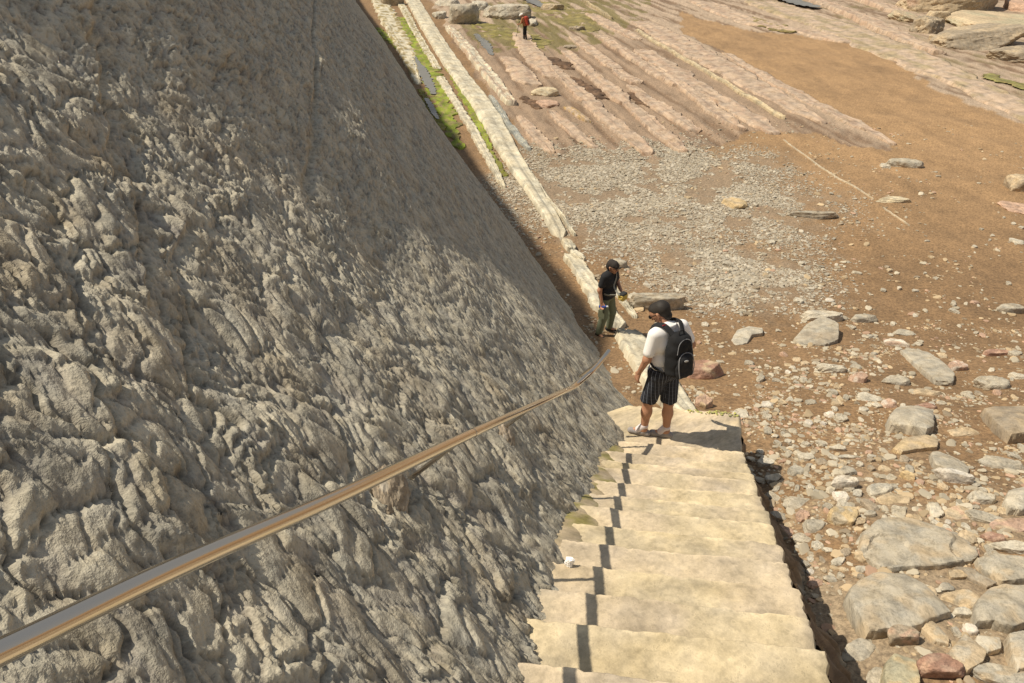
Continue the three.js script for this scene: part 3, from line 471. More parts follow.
// the outcrop at the far corner
B('big rounded pink grey outcrop with a deep shaded overhang', [945, 6, 96, 24], 'tan', { thick: 0.24, facets: 7, alt: 'pink', sink: 0.1, rough: 0.04, lean: 7 });
B('slanting slab propped below the shaded overhang', [908, 18, 36, 13], 'tan', { thick: 0.22, turn: -25, lean: -14, alt: 'green' });
S('pointed small rock under the shaded overhang', [937, 19, 20, 12], 'tan', { thick: 0.7, facets: 8 });
B('dark knobbly boulder in the gap below the outcrop', [927, 30, 27, 17], 'dark', { thick: 0.7, rough: 0.1, alt: 'tan' });
S('small tan rock beside the dark knobbly boulder', [938, 40, 17, 9], 'tan', { thick: 0.5 });
B('long humped boulder with a shaded hollow beneath its end', [978, 43, 82, 20], 'dark', { thick: 0.19, facets: 6, alt: 'tan', sink: 0.1, rough: 0.04, lean: 7 });
B('flat topped ledge block next to the long humped boulder', [1014, 58, 54, 14], 'dark', { thick: 0.2, facets: 9, alt: 'tan', sink: 0.1, lean: 4 });
B('broad smooth pinkish outcrop with green stains', [1006, 24, 84, 28], 'tan', { thick: 0.14, sink: 0.3, facets: 7, alt: 'green', rough: 0.04 });
B('rounded pink outcrop above the broad smooth one', [1022, 8, 30, 16], 'pink', { thick: 0.45, facets: 7 });

// ---------------------------------------------------------------- countable smaller stones, alike among themselves
{
  const kinds = [['grey', 'grey'], ['pale', 'pale'], ['pink', 'pink'], ['tan', 'tan'], ['white', 'white'], ['dark', 'dark']], protos = {};
  for (const [k, c] of kinds) protos[k] = [0, 1, 2, 3].map((i) => { const m = new THREE.Mesh(stoneGeo(900 + kinds.findIndex((q) => q[0] === k) * 10 + i, 6, { a: 0.5, b: 0.24 + 0.06 * i, c: 0.33 + 0.04 * i, col: C[c], facets: 8 + 2 * i, rough: 0.08, uvs: 2.5 }), M.stone); m.name = 'stone'; return shade(m); });
  const zones = [
    ['scree beside the stairs', [[800, 545], [770, 470], [900, 470], [1024, 470], [1024, 683], [890, 683]], 80, 9, 24],
    ['pebbly sand past the stairs edge', [[745, 445], [760, 370], [900, 350], [1024, 400], [1024, 470], [770, 470]], 70, 8, 15],
    ['brown sand beyond the stairs', [[690, 330], [640, 270], [790, 260], [900, 280], [1024, 330], [1024, 395], [900, 350], [730, 400]], 44, 7, 12],
    ['gravel and wet sand farther out', [[600, 245], [560, 180], [840, 180], [1024, 150], [1024, 320], [800, 260]], 40, 5, 9],
  ];
  const word = { grey: 'grey', pale: 'pale', pink: 'pinkish', tan: 'tan', white: 'whitish', dark: 'dark brown' };
  zones.forEach(([where, poly, count, lo, hi], zi) => {
    const r = rng(4000 + zi), xs = poly.map((p) => p[0]), ys = poly.map((p) => p[1]); let made = 0;
    for (let tries = 0; made < count && tries < 4000; tries++) {
      const px = mix(Math.min(...xs), Math.max(...xs), r()), py = mix(Math.min(...ys), Math.max(...ys), r());
      if (!inPoly(poly, px, py)) continue;
      const p = onGround(px, py), w = mix(lo, hi, Math.pow(r(), 2)) * p.depth / FOC, x = p.x, f = -p.z;
      if (n2(x * 0.8 + 20, f * 0.8) < -0.15 || taken.some((t) => Math.hypot(t[0] - x, t[1] - f) < t[2] * 0.9 + w * 0.45)) continue;
      const e = STAIRS.edge(p); if (f < 6.6 && e > -0.25) continue;
      const q = r(), k = q < 0.42 ? 'grey' : q < 0.68 ? 'pale' : q < 0.8 ? 'tan' : q < 0.89 ? 'pink' : q < 0.95 ? 'white' : 'dark';
      const m = protos[k][Math.floor(r() * 4)].clone(); m.name = numbered('stone'); m.scale.set(w, w * mix(0.7, 1.2, r()), w * mix(0.8, 1.25, r()));
      m.position.set(x, gy(x, f) + 0.05 * w, -f); m.rotation.set(0.3 * (r() - 0.5), r() * 6.283, 0.3 * (r() - 0.5)); scene.add(m); taken.push([x, f, w * 0.5]); made++;
      const px0 = w / p.depth * FOC, size = px0 < lo * 1.25 ? 'tiny' : px0 < lo * 1.7 ? 'small' : 'middling', near = anchors.filter((q) => q[2].split(' ').length <= 9 && Math.hypot(q[0] - x, q[1] - f) < 0.12 * p.depth + 0.4).sort((a, b) => Math.hypot(a[0] - x, a[1] - f) - Math.hypot(b[0] - x, b[1] - f));
      let label = null;
      for (const q of near.slice(0, 3)) { const dx = x - q[0], df = f - q[1], rel = Math.abs(dx) > Math.abs(df) ? (dx < 0 ? 'left of' : 'right of') : df > 0 ? 'just beyond' : 'in front of', l = size + ' ' + word[k] + ' stone ' + rel + ' the ' + q[2]; if (!usedLabels.has(l) && l.split(' ').length <= 16) { label = l; break; } }
      if (label) usedLabels.add(label);
      tag(m, label ?? 'loose ' + word[k] + ' stone away from any boulder in the ' + where, 'stone', 'small ' + word[k] + ' stones in the ' + where);
    }
  });
}
// ---------------------------------------------------------------- pebbles and gravel nobody would count
{
  const geos = [0, 1, 2].map((i) => stoneGeo(700 + i, 2, { a: 0.52, b: 0.24 - 0.03 * i, c: 0.36, facets: 8 + 3 * i, rough: 0.1, col: [1, 1, 1], crease: 0.2 }));
  const spread = (name, label, n, seed, pick, tones) => {
    const r = rng(seed), lists = [[], [], []], col = new THREE.Color(), M4 = new THREE.Matrix4(), Q = new THREE.Quaternion(), E = new THREE.Euler(), cs = tones ?? [C.grey, C.grey, C.tan, C.tan, C.pale, C.pink, C.grey, C.dark, C.tan, C.pale];
    for (let tries = 0, made = 0; made < n && tries < n * 12; tries++) {
      const [x, f, w] = pick(r); if (x === null) continue;
      const e = STAIRS.edge(V(x, 0, f)); if (f < 6.7 && e > -0.15) continue;
      if (f > 6 && x < refX(f) + 0.02) continue;
      if (w > 0.03 && taken.some((t) => Math.abs(t[0] - x) < t[2] && Math.hypot(t[0] - x, t[1] - f) < t[2] * 0.8)) continue;
      lists[Math.floor(r() * 3)].push([x, f, w, r(), r(), r(), cs[Math.floor(r() * cs.length)], 0.75 + 0.5 * r()]); made++;
    }
    const g = group(name); tag(g, label, null, null, 'stuff');
    lists.forEach((L, i) => {
      const im = new THREE.InstancedMesh(geos[i], M.pebbleStone, L.length); im.name = 'pebbles'; im.userData.kind = 'stuff'; im.castShadow = im.receiveShadow = true;
      L.forEach(([x, f, w, a, b, c, k, v], q) => { E.set(0.5 * (a - 0.5), b * 6.283, 0.5 * (c - 0.5)); Q.setFromEuler(E); M4.compose(V(x, gy(x, f) + 0.07 * w, f), Q, new THREE.Vector3(w, w * (0.7 + 0.5 * c), w)); im.setMatrixAt(q, M4); im.setColorAt(q, col.setRGB(k[0] * v * 0.86, k[1] * v * 0.84, k[2] * v * 0.8)); });
      g.add(im);
    });
  };
  M.pebbleStone = mat({ color: 0xffffff });
  const gp = Z.gravel;
  const logn = (r, m, s) => m * Math.exp(s * (r() + r() + r() - 1.5) * 1.6);
  spread('gravel', 'bank of small grey shingle between the sand and the pink ledges', 80000, 51, (r) => {
    const x = mix(-1, 13, r()), f = mix(11, 29, r()), d = gravelD(x, f); if (r() > Math.pow(sstep(1.15, 0.35, d), 1.3) || f > 27.5 + 2 * n2(x * 0.6, 3)) return [null];
    if (n2(x * 0.5, f * 0.35) + 0.5 * n2(x * 1.7, f * 1.5) < -0.55 + 0.5 * r()) return [null];
    return [x, f, Math.min(0.26, logn(r, 0.037, 0.75))]; }, [[0.47, 0.42, 0.34], [0.42, 0.375, 0.30], [0.52, 0.47, 0.385], [0.45, 0.385, 0.29], [0.38, 0.33, 0.26], [0.55, 0.5, 0.42]]);
  spread('pebbles', 'pebbles scattered over the brown sand beside the stairs', 19000, 52, (r) => {
    const f = mix(1.2, 12.5, Math.pow(r(), 0.8)), x = mix(1.3, 11.5, r()), k = n2(x * 0.55 + 4, f * 0.55) * 0.6 + n2(x * 1.6, f * 1.6 + 8) * 0.45, den = mix(0.55, -0.45, sstep(4, 10.5, f));
    const trail = Math.exp(-Math.pow((x - 0.9 * f + 2.2), 2) / 1.2) * 0.35;
    if (k + den + trail < r() * 1.1 - 0.25) return [null];
    return [x, f, Math.min(0.15, logn(r, 0.031, 0.85))]; });
  spread('pebbles', 'sparse pebbles and chips scattered over the wet orange sand', 3800, 53, (r) => {
    const f = mix(9, 30, Math.pow(r(), 1.3)), x = mix(-1, 22, r()), k = n2(x * 0.4 + 14, f * 0.3) * 0.6 + n2(x * 1.2, f * 1 + 8) * 0.5;
    if (k - 0.04 * Math.max(0, x - 7) < r() * 1.3 - 0.35) return [null];
    return [x, f, Math.min(0.24, logn(r, 0.062, 0.65))]; });
}

// ---------------------------------------------------------------- tilted strata: ribs and slabs that stand out of the shore platform
// a slab along image points [x, y, width]; it stands t metres high, its edges broken and its ends rounded
function strip(name, label, cat, pts, t, col, { mat: mt = M.slab, kind, grp, rough = 0.07, tilt = -0.1, laminae = 3, col2 = null, stain = 0, ragged = 0.12, seed = pts[0][0] * 0.13 + pts[0][1] * 0.7, bump = 0.12, flat = false, uv = 1.6, blocks = 0.5, side = 0.5, base = 0, blunt = 2.6, cracks = 1 } = {}) {
  const W3 = pts.map(([x, y, w]) => { const p = onGround(x, y); return [p.x, -p.z, w / 2 * p.depth / FOC]; }), cum = [0];
  for (let i = 1; i < W3.length; i++) cum.push(cum[i - 1] + Math.hypot(W3[i][0] - W3[i - 1][0], W3[i][1] - W3[i - 1][1]));
  const len = cum[cum.length - 1], fx = curve(cum, W3.map((q) => q[0])), ff = curve(cum, W3.map((q) => q[1])), fw = curve(cum, W3.map((q) => q[2]));
  const wid = W3.reduce((s, q) => s + q[2], 0) / W3.length, nu = Math.max(24, Math.min(260, Math.round(len / Math.max(0.07, wid * 0.10)))), vs = [-1, -0.99, -0.95, -0.88, -0.76, -0.6, -0.42, -0.24, -0.06, 0.12, 0.3, 0.46, 0.62, 0.76, 0.88, 0.95, 0.99, 1], nv = vs.length - 1;
  const g = gridGeo(nu, nv, (i, j, o) => {
    const s = i / nu * len, v = vs[j], endD = Math.min(s, len - s) / Math.max(wid * 0.9, 1e-3), round = Math.sqrt(clamp(1 - Math.pow(1 - clamp(endD), blunt)));
    let hw = Math.max(0.01, fw(s)) * (0.1 + 0.9 * round) * (1 + ragged * (1.2 * n2(s / wid * 0.3 + seed, v < 0 ? 3 : 8) + 0.7 * n2(s / wid * 0.9 + seed, v < 0 ? 13 : 18) + 0.25 * n2(s / wid * 1.9 + seed, v < 0 ? 23 : 28)));
    const x = fx(s) + hw * v, f = ff(s) + 0.08 * wid * n2(s / wid * 0.6, seed + 30), soft = v > 0 ? 0.94 : 0.92 - 0.3 * (0.5 + 0.5 * n2(s / wid * 0.5 + seed, 43)) * side, edge = Math.min(sstep(1, soft, Math.abs(v)), sstep(0, 0.12, endD));
    const lam = laminae ? n2(v * laminae + seed, s / len * 1.2) : 0, lam2 = laminae ? n2(v * laminae * 2.7 + seed, s / len * 2.5) : 0, bs = s / wid * 0.33 + 1.6 * n2(s / wid * 0.12, seed) + 0.5 * n2(v * 1.5, seed + s), blk = blocks * (hash2(Math.floor(bs), Math.floor((v + 1) * laminae * 0.5 + 0.3 * n2(s / wid, seed)), 9) - 0.5);
    const crack = laminae ? Math.exp(-Math.pow((bs - Math.round(bs)) * wid * 3 / 0.05, 2)) * sstep(-0.1, 0.3, n2(Math.round(bs) * 3.1, v * 1.2 + seed)) * cracks : 0;
    const top = flat ? 0 : t * (0.2 * lam + 0.1 * lam2 + 0.3 * blk) + tilt * v * hw + rough * Math.min(wid, 0.6) * 0.2 * fbm(v * 2.2 + seed, s / Math.max(0.5, wid) * 0.3, 4) - 0.05 * crack;
    const gy0 = gy(x, f);
    o.p[0] = x; o.p[2] = -f; o.p[1] = gy0 + (flat ? t : mix(base ? base - 0.03 : -0.08, base + t + top, edge)); o.u[0] = x / uv; o.u[1] = f / uv;
    const b = (1 - 0.5 * crack) * (1 + bump * (0.55 * fbm(v * 2.6 + seed, s / wid * 0.35, 4) + 1.2 * fbm(x * 1.1, f * 0.6 + seed, 3) + 0.8 * lam2 + 0.5 * blk)), m = col2 ? sstep(-0.1, 0.35, fbm(x / wid * 0.9, f / wid * 0.35 + seed, 3) + 0.4 * lam + stain) : 0;
    for (let q = 0; q < 3; q++) o.c[q] = clamp((col2 ? mix(col[q], col2[q], m) : col[q]) * b);
  }, true);
  const o = mesh(name, g, mt); return tag(o, label, cat, grp, kind);
}
const CREAM = [0.71, 0.64, 0.485], CREAM2 = [0.58, 0.51, 0.375], PINK = [0.55, 0.415, 0.30], PINK2 = [0.49, 0.35, 0.25], ALGA = [0.26, 0.315, 0.03], ALGA2 = [0.28, 0.23, 0.09];
const R = (label, pts, t, o = {}) => strip('rock_rib', label, 'rock rib', pts, t, CREAM, { col2: CREAM2, laminae: 3.5, tilt: -0.12, rough: 0.1, blocks: 0.2, cracks: 0.6, ...o });
R('long broad cream rock rib reaching from the weedy pools down to the sand', [[396, -24, 12], [412, 0, 15], [434, 37, 17], [457, 72, 20], [487, 115, 24], [515, 164, 21], [537, 198, 17], [561, 238, 15]], 0.16, { ragged: 0.04, laminae: 5, blocks: 0.08, rough: 0.05, cracks: 0.5 });
R('narrow sliver of cream rock beside the lower end of the long broad rib', [[529, 172, 4], [545, 196, 6], [560, 216, 5], [575, 236, 3]], 0.1);
R('cream rock rib between the green weed and the broad rib, upper half', [[393, -8, 7], [403, 8, 8], [420, 40, 8], [438, 70, 9]], 0.11, { col2: [0.4, 0.33, 0.17] });
R('cream rock rib between the green weed and the broad rib, lower half', [[440, 78, 9], [456, 104, 9], [473, 131, 10], [490, 163, 9], [504, 190, 5]], 0.11, { ragged: 0.2 });
R('cream rib hugging the rock face, blotched with weed and brown stains', [[375, -8, 12], [384, 8, 18], [396, 32, 20], [408, 56, 16], [418, 84, 8]], 0.12, { ragged: 0.22, col2: [0.36, 0.28, 0.13], stain: 0.1 });
R('weathered cream rib standing behind the man in black', [[567, 256, 10], [576, 266, 17], [588, 283, 18], [602, 306, 22], [616, 328, 22]], 0.12, { ragged: 0.15 });
R('short cream slab between the man in black and the man in white', [[625, 332, 26], [637, 348, 36], [650, 370, 38], [668, 398, 36], [690, 424, 24]], 0.13, { ragged: 0.08, bump: 0.08 });
R('small cream block between the broad rib and the weathered rib, upper one', [[564, 240, 10], [570, 247, 12], [572, 251, 8]], 0.12);
R('small cream block between the broad rib and the weathered rib, lower one', [[572, 251, 8], [578, 257, 12], [582, 262, 8]], 0.1);
R('thin pale rock strip on the sand beside the man in black', [[610, 282, 4], [619, 296, 7], [628, 308, 8], [636, 318, 5]], 0.06);
R('blue grey rock strip lying against the broad cream rib', [[490, 97, 4], [505, 120, 7], [520, 140, 8], [530, 151, 5]], 0.1, { col2: [0.36, 0.36, 0.32], stain: 0.6 });
R('pinkish cream rib ending in a ragged tip above the gravel', [[449, 29, 9], [468, 50, 13], [490, 78, 15], [512, 106, 14]], 0.2, { col2: PINK, stain: 0.1 });
const K = (label, pts, t = 0.13, o = {}) => strip('rock_slab', label, 'rock slab', pts.map(([x, y, w]) => [x, y, w * 1.26]), t * 0.7, PINK, { col2: PINK2, laminae: 2, tilt: -0.02, rough: 0.05, ragged: 0.15, bump: 0.1, blocks: 0.1, side: 0.2, blunt: 6, ...o });
K('broad pink slab with a rounded end near the hiker', [[519, 34, 12], [530, 52, 18], [542, 66, 19], [553, 79, 14]]);
K('pink slab beside a dark seaweed gap, behind the tan flat boulder', [[508, 58, 14], [522, 75, 20], [533, 87, 18]]);
K('longest pink slab running down into the gravel', [[553, 68, 8], [575, 90, 13], [605, 118, 15], [632, 141, 17], [649, 156, 10]], 0.15);
K('pink slab with a cracked rounded end, upper of two in one row', [[566, 52, 10], [578, 63, 13], [592, 77, 11]]);
K('pink slab with a broad blunt end, lower of two in one row', [[593, 76, 10], [607, 88, 15], [618, 98, 16], [626, 105, 12]], 0.18);
K('long pink slab whose tip points into the shingle', [[626, 102, 9], [644, 118, 14], [664, 136, 15], [684, 154, 9]], 0.15);
K('pink slab with a round nose in the third row', [[573, 38, 8], [588, 49, 12], [604, 61, 10]]);
K('short pink slab just below the round nosed slab', [[602, 61, 9], [611, 66, 12], [618, 71, 9]], 0.16);
K('short pink slab in the middle of the third row', [[616, 71, 9], [627, 78, 14], [638, 85, 10]], 0.18);
K('long pink slab ending the third row at the gravel', [[630, 87, 9], [650, 102, 14], [672, 117, 15], [696, 132, 10]], 0.14);
K('long narrow pink slab ending in a cracked corner', [[598, 36, 7], [626, 54, 10], [654, 72, 13], [678, 88, 11]], 0.18);
K('pink slab continuing the row of the cracked corner', [[680, 86, 9], [702, 103, 14], [724, 119, 15], [742, 132, 9]], 0.18);
K('pink striped slab lying in the shingle', [[550, 112, 6], [566, 126, 12], [583, 139, 12], [596, 149, 6]], 0.12);
K('pink slab fading into shingle beside the blue grey strip', [[519, 118, 7], [532, 133, 12], [545, 147, 12], [552, 155, 6]], 0.12);
K('pale slab on the green stained platform', [[589, 15, 8], [610, 26, 14], [638, 40, 9]], 0.14);
K('ochre rimmed pink slab in pebbles next to the striped slab', [[566, 108, 6], [578, 116, 10], [590, 124, 7]], 0.1, { col2: [0.5, 0.34, 0.15] });
K('broad pale pink slab beside the straight yellowish ledge, far piece', [[640, 50, 14], [668, 68, 22], [694, 86, 22], [716, 100, 14]], 0.12);
K('broad pale pink slab beside the straight yellowish ledge, closer piece', [[716, 98, 14], [738, 112, 20], [760, 126, 18], [776, 136, 8]], 0.12);
K('pale platform slab beyond the straight yellowish ledge', [[640, 22, 18], [680, 44, 26], [720, 66, 28], [760, 90, 24], [800, 112, 16], [824, 124, 8]], 0.12);
K('long low pale tongue of rock running out into the orange sand', [[726, 54, 8], [770, 80, 12], [820, 107, 15], [862, 128, 14], [894, 146, 6]], 0.1);
K('pale ledge with a straight edge at the border of the orange sand', [[700, 2, 20], [760, 24, 26], [820, 36, 22], [850, 44, 12]], 0.14);
K('wide pale platform ledge leading to the outcrop', [[760, 2, 30], [830, 26, 40], [900, 54, 44], [960, 82, 36], [1030, 116, 30], [1100, 150, 20]], 0.16, { col2: [0.42, 0.33, 0.2] });
K('slanting pink bed below the outcrop with an undercut edge', [[800, -4, 10], [850, 14, 18], [900, 38, 20], [940, 56, 12]], 0.3, { tilt: -0.1 });
K('narrow pink bed above the slanting one', [[850, -4, 10], [880, 6, 18], [905, 16, 12]], 0.3, { tilt: -0.1 });
strip('rock_ledge', 'straight thin yellowish ledge casting a dark line across the platform', 'rock ledge', [[636, 31, 2.5], [660, 46, 4], [700, 70, 5], [740, 94, 5], [784, 120, 4]], 0.13, [0.60, 0.49, 0.32], { col2: [0.5, 0.4, 0.26], laminae: 1, tilt: 0.1 });
strip('rock_ledge', 'hair thin pale seam crossing the sand from the yellowish ledge', 'rock ledge', [[783, 140, 1.5], [820, 166, 2], [850, 186, 2], [874, 201, 1.6]], 0.035, [0.58, 0.48, 0.34], { laminae: 0, ragged: 0.4, tilt: 0 });
strip('rock_ledge', 'short end of the pale seam beyond the pale yellowish slab', 'rock ledge', [[882, 207, 1.4], [898, 217, 2], [910, 226, 1.4]], 0.035, [0.58, 0.48, 0.34], { laminae: 0, ragged: 0.4, tilt: 0 });
strip('rock_ledge', 'dark edged short ledge high on the platform beside a green patch', 'rock ledge', [[583, 2, 2.5], [600, 12, 4], [612, 20, 2.5]], 0.18, [0.45, 0.36, 0.22], { laminae: 1 });
// weed, seaweed and pools between the ribs
const G = (label, pts, col = ALGA, t = 0.05, nm = 'green_algae', o = {}) => strip(nm, label, null, pts, t, col, { kind: 'stuff', col2: ALGA2, rough: 0.5, laminae: 0, tilt: 0, ragged: 0.5, bump: 0.5, blocks: 0, ...o });
G('bright green weed filling the channel between the cream ribs', [[401, 18, 9], [411, 40, 13], [422, 62, 18], [433, 84, 20], [444, 108, 20], [452, 128, 16], [460, 150, 8]]);
G('green weed line against the long broad rib', [[420, 14, 4], [440, 52, 5], [455, 80, 7], [472, 112, 9], [483, 134, 8], [498, 172, 5]]);
G('green weed on the ragged end of the cream rib', [[482, 140, 5], [492, 158, 7], [500, 172, 10], [506, 178, 5]], [0.24, 0.24, 0.03]);
G('green weed below the rib hugging the rock face', [[376, 28, 6], [390, 40, 9], [402, 52, 6]], ALGA, 0.06);
G('green weed under the rib hugging the rock face, lower patch', [[420, 90, 5], [432, 112, 8], [444, 132, 6]], [0.24, 0.22, 0.03]);
G('olive weed around the hiker with the red backpack', [[478, 24, 20], [500, 33, 44], [520, 40, 46], [534, 50, 24]], [0.24, 0.205, 0.06], 0.02);
G('olive weed on the platform beyond the hiker', [[540, 2, 30], [560, 12, 46], [576, 22, 40], [590, 32, 18]], [0.26, 0.21, 0.075], 0.015);
G('olive weed spot on the far pale ledge', [[750, 18, 10], [768, 26, 22], [790, 34, 12]], [0.3, 0.23, 0.09], 0.02, 'green_algae', { base: 0.06 });
G('green tuft of weed high among the outcrop rocks', [[968, -2, 12], [974, 1, 16], [978, 4, 10]], ALGA, 0.05, 'green_algae', { base: 0.1 });
G('green weed on the ledge below the outcrop', [[985, 76, 10], [1006, 84, 18], [1032, 92, 12]], [0.27, 0.25, 0.085], 0.015, 'green_algae', { base: 0.1 });
const WEED = [0.13, 0.075, 0.042];
const D = (label, pts) => G(label, pts, WEED, 0.05, 'seaweed', { col2: [0.2, 0.12, 0.07] });
D('dark brown seaweed between the first pink slabs', [[547, 58, 8], [558, 64, 16], [570, 70, 10]]);
D('dark brown seaweed in the gap of the middle pink slabs', [[572, 78, 8], [588, 89, 16], [602, 101, 12]]);
D('dark brown seaweed beside the long pink slab', [[628, 94, 8], [640, 101, 15], [652, 109, 8]]);
D('dark brown seaweed by the tan flat boulder', [[522, 97, 6], [530, 103, 14], [538, 109, 8]]);
const waterMat = new THREE.MeshPhysicalMaterial({ color: new THREE.Color(0.2, 0.19, 0.165), roughness: 0.2, metalness: 0, ior: 1.33 });
const P = (pts, t = 0.07) => tag(strip('water', null, null, pts, t, [1, 1, 1], { mat: waterMat, flat: true, laminae: 0, ragged: 0.28, blocks: 0 }), 'still shallow pool between the ribs of rock', null, null, 'structure');
P([[414, 58, 4], [420, 68, 9], [428, 82, 10], [434, 96, 5]], 0.09);
P([[426, 100, 4], [432, 110, 6], [438, 122, 3]], 0.09);
P([[476, 34, 5], [485, 44, 9], [492, 56, 5]], 0.03);
P([[520, -6, 8], [532, 2, 14], [544, 8, 6]], 0.08);
P([[764, -6, 14], [790, 2, 24], [816, 10, 12]], 0.2);

// ---------------------------------------------------------------- handrail
const steel = mat({ color: new THREE.Color(0.64, 0.585, 0.51), metalness: 1, roughness: 0.14 });
const mortarMat = mat({ vertexColors: true, map: T.concreteMap, bumpMap: T.concreteBump, bumpScale: 0.006 });
function faceX(f, y) { const y0 = refY(f), n = 60; let x = refX(f); for (let i = 0; i < n; i++) x -= cot(f, y0 + (y - y0) * (i + 0.5) / n) * (y - y0) / n; return x; }
function facePoint(f, y) { const h = lumps(f, (y - 6.2) * 1.28)[0] - 0.01, n = norm0(f); return new THREE.Vector3(faceX(f, y) + n.x * h, y + n.y * h, -f + n.z * h); }
function faceHit(px, py) { const r = ray(px, py); let lo = 0.4, hi = 0; for (let t = 0.4; t < 40; t += 0.02) { const p = r.clone().multiplyScalar(t).add(CAM); if (p.x < facePoint(-p.z, p.y).x) { hi = t; break; } lo = t; } return r.clone().multiplyScalar(hi).add(CAM); }
{
  const rail = group('handrail'); tag(rail, 'shiny steel handrail bolted to the rock face above the stairs', 'handrail');
  const RAD = 0.0238, zAt = (x) => 1.155 * 706 / (706 - x), railAt = (x, y) => at(x, y, zAt(x));
  const A = railAt(0, 652), Bp = railAt(476, 431.5), Cp = railAt(560, 393), dirA = A.clone().sub(Bp).normalize();
  const pts = [A.clone().addScaledVector(dirA, 2.2), A.clone().addScaledVector(dirA, 1), A, railAt(160, 575), railAt(330, 500), Bp, railAt(520, 411.5), Cp, railAt(576, 385)];
  const e1 = at(592, 371, zAt(582)), e2 = at(603, 358.5, zAt(588)), e3 = at(608.5, 351.5, zAt(590));
  pts.push(e1, e2, e3);
  const crv = new THREE.CatmullRomCurve3(pts, false, 'centripetal'); 
  mesh('rail', new THREE.TubeGeometry(crv, 260, RAD, 24), steel, rail);
  const endCap = new THREE.SphereGeometry(RAD * 1.01, 20, 12); endCap.translate(e3.x, e3.y, e3.z); mesh('end_cap', endCap, steel, rail);
  const joint = (P0, P1) => { const d = P1.clone().sub(P0).normalize(), g = new THREE.CylinderGeometry(RAD * 1.07, RAD * 1.07, 0.05, 24); g.applyQuaternion(new THREE.Quaternion().setFromUnitVectors(new THREE.Vector3(0, 1, 0), d)); g.translate(P0.x, P0.y, P0.z); mesh('joint_sleeve', g, steel, rail); };
  joint(railAt(474, 432.5), railAt(484, 428));
  const bracket = (p, deep) => {                                            // a short rod from the rail straight back into the rock
    const n = norm0(-p.z); let d = 0.02; while (d < 0.6) { const q = p.clone().addScaledVector(n, -d); if (q.x < facePoint(-q.z, q.y).x) break; d += 0.01; }
    const q = p.clone().addScaledVector(n, -(deep ?? d + 0.03)); mesh('bracket', new THREE.TubeGeometry(new THREE.LineCurve3(p.clone().addScaledVector(n, -RAD * 0.6), q), 8, 0.012, 12), steel, rail);
  };
  for (const [x, y] of [[466, 436], [538, 402.5]]) bracket(railAt(x, y));
  bracket(e1, 0.3); bracket(e2, 0.3);
  const lump = (q, size, seed, label) => {                                  // old fixing holes filled with mortar
    const nrm = norm0(-q.z), g = stoneGeo(seed, 16, { a: size * 0.6, b: size * 0.3, c: size * 1.0, facets: 0, rough: 0.1, flat: 1, col: [0.33, 0.265, 0.19], alt: [0.52, 0.46, 0.37], uvs: 0.6 });
    g.applyQuaternion(new THREE.Quaternion().setFromUnitVectors(new THREE.Vector3(0, 1, 0), nrm)); const m = mesh('mortar_lump', g, mortarMat); m.position.copy(q); tag(m, label, 'mortar');
  };
  lump(faceHit(391, 493), 0.17, 390, 'smooth brown mortar lump on the rock face just behind the middle of the handrail');
  lump(faceHit(506, 437), 0.13, 507, 'smaller brown mortar lump on the rock face under the handrail near its far bend');
}
// ---------------------------------------------------------------- litter and moss on the steps
{
  const rc = new THREE.Raycaster(), treads = scene.children.find((o) => o.name === 'staircase'); scene.updateMatrixWorld(true);
  const onTread = (px, py) => { rc.set(CAM, ray(px, py).normalize()); const h = rc.intersectObject(treads, true)[0]; return h && h.face.normal.y > 0.7 ? h.point : null; };
  const p = onTread(570, 566) ?? at(569, 564, stairZ(569, 564)), g = stoneGeo(77, 9, { a: 0.026, b: 0.04, c: 0.022, facets: 9, rough: 0.2, col: [0.85, 0.83, 0.80], uvs: 3 });
  const m = mesh('crumpled_paper', g, mat({ vertexColors: true })); m.position.set(p.x, p.y + 0.022, p.z); tag(m, 'crumpled white paper dropped on a step against the rock face', 'litter');
  const r = rng(88), geos = [], spots = [[613, 443, 3], [607, 452, 5], [606, 462, 6], [604, 470, 5], [600, 482, 7], [597, 490, 6], [590, 505, 8], [583, 512, 9], [579, 522, 7], [586, 516, 8], [574, 545, 6], [570, 575, 5], [612, 438, 4], [562, 590, 4]];
  for (const [x, y, s] of spots) for (let k = 0; k < 34; k++) {
    const px = x - 2 + (r() + r() + r() - 1.5) * s * 1.1, py = y + (r() + r() - 1) * s * 1.8, q = onTread(px, py); if (!q) continue; const b = new THREE.IcosahedronGeometry(0.003 + 0.005 * r(), 1);
    b.scale(2.0, 0.4, 2.0); b.translate(q.x, q.y + 0.001, q.z); const v = 0.7 + 0.6 * r(), K = new Float32Array(b.attributes.position.count * 3); for (let i = 0; i < K.length; i += 3) { K[i] = 0.30 * v; K[i + 1] = 0.265 * v; K[i + 2] = 0.09 * v; } b.setAttribute('color', new THREE.BufferAttribute(K, 3)); geos.push(b);
  }
  const N = STAIRS.nose[STAIRS.nose.length - 1];
  for (let k = 0; k < 45; k++) { const u = STAIRS.edge(N) - 0.03 - r() * 0.55, b = new THREE.IcosahedronGeometry(0.005 + 0.007 * r(), 1), q = N.clone().addScaledVector(STAIRS.LAT, u).addScaledVector(STAIRS.FWD, -0.035 + 0.07 * (r() - 0.5)); b.scale(1.4, 0.5, 1.4); b.translate(q.x, LANDING.y + 0.006, q.z); const v = 0.7 + 0.6 * r(), K = new Float32Array(b.attributes.position.count * 3); for (let i = 0; i < K.length; i += 3) { K[i] = 0.36 * v; K[i + 1] = 0.35 * v; K[i + 2] = 0.12; } b.setAttribute('color', new THREE.BufferAttribute(K, 3)); geos.push(b); }
  tag(mesh('moss', mergeGeometries(geos), mat({ vertexColors: true })), 'yellow green moss fringing the steps and the landing edge', null, null, 'stuff');
}

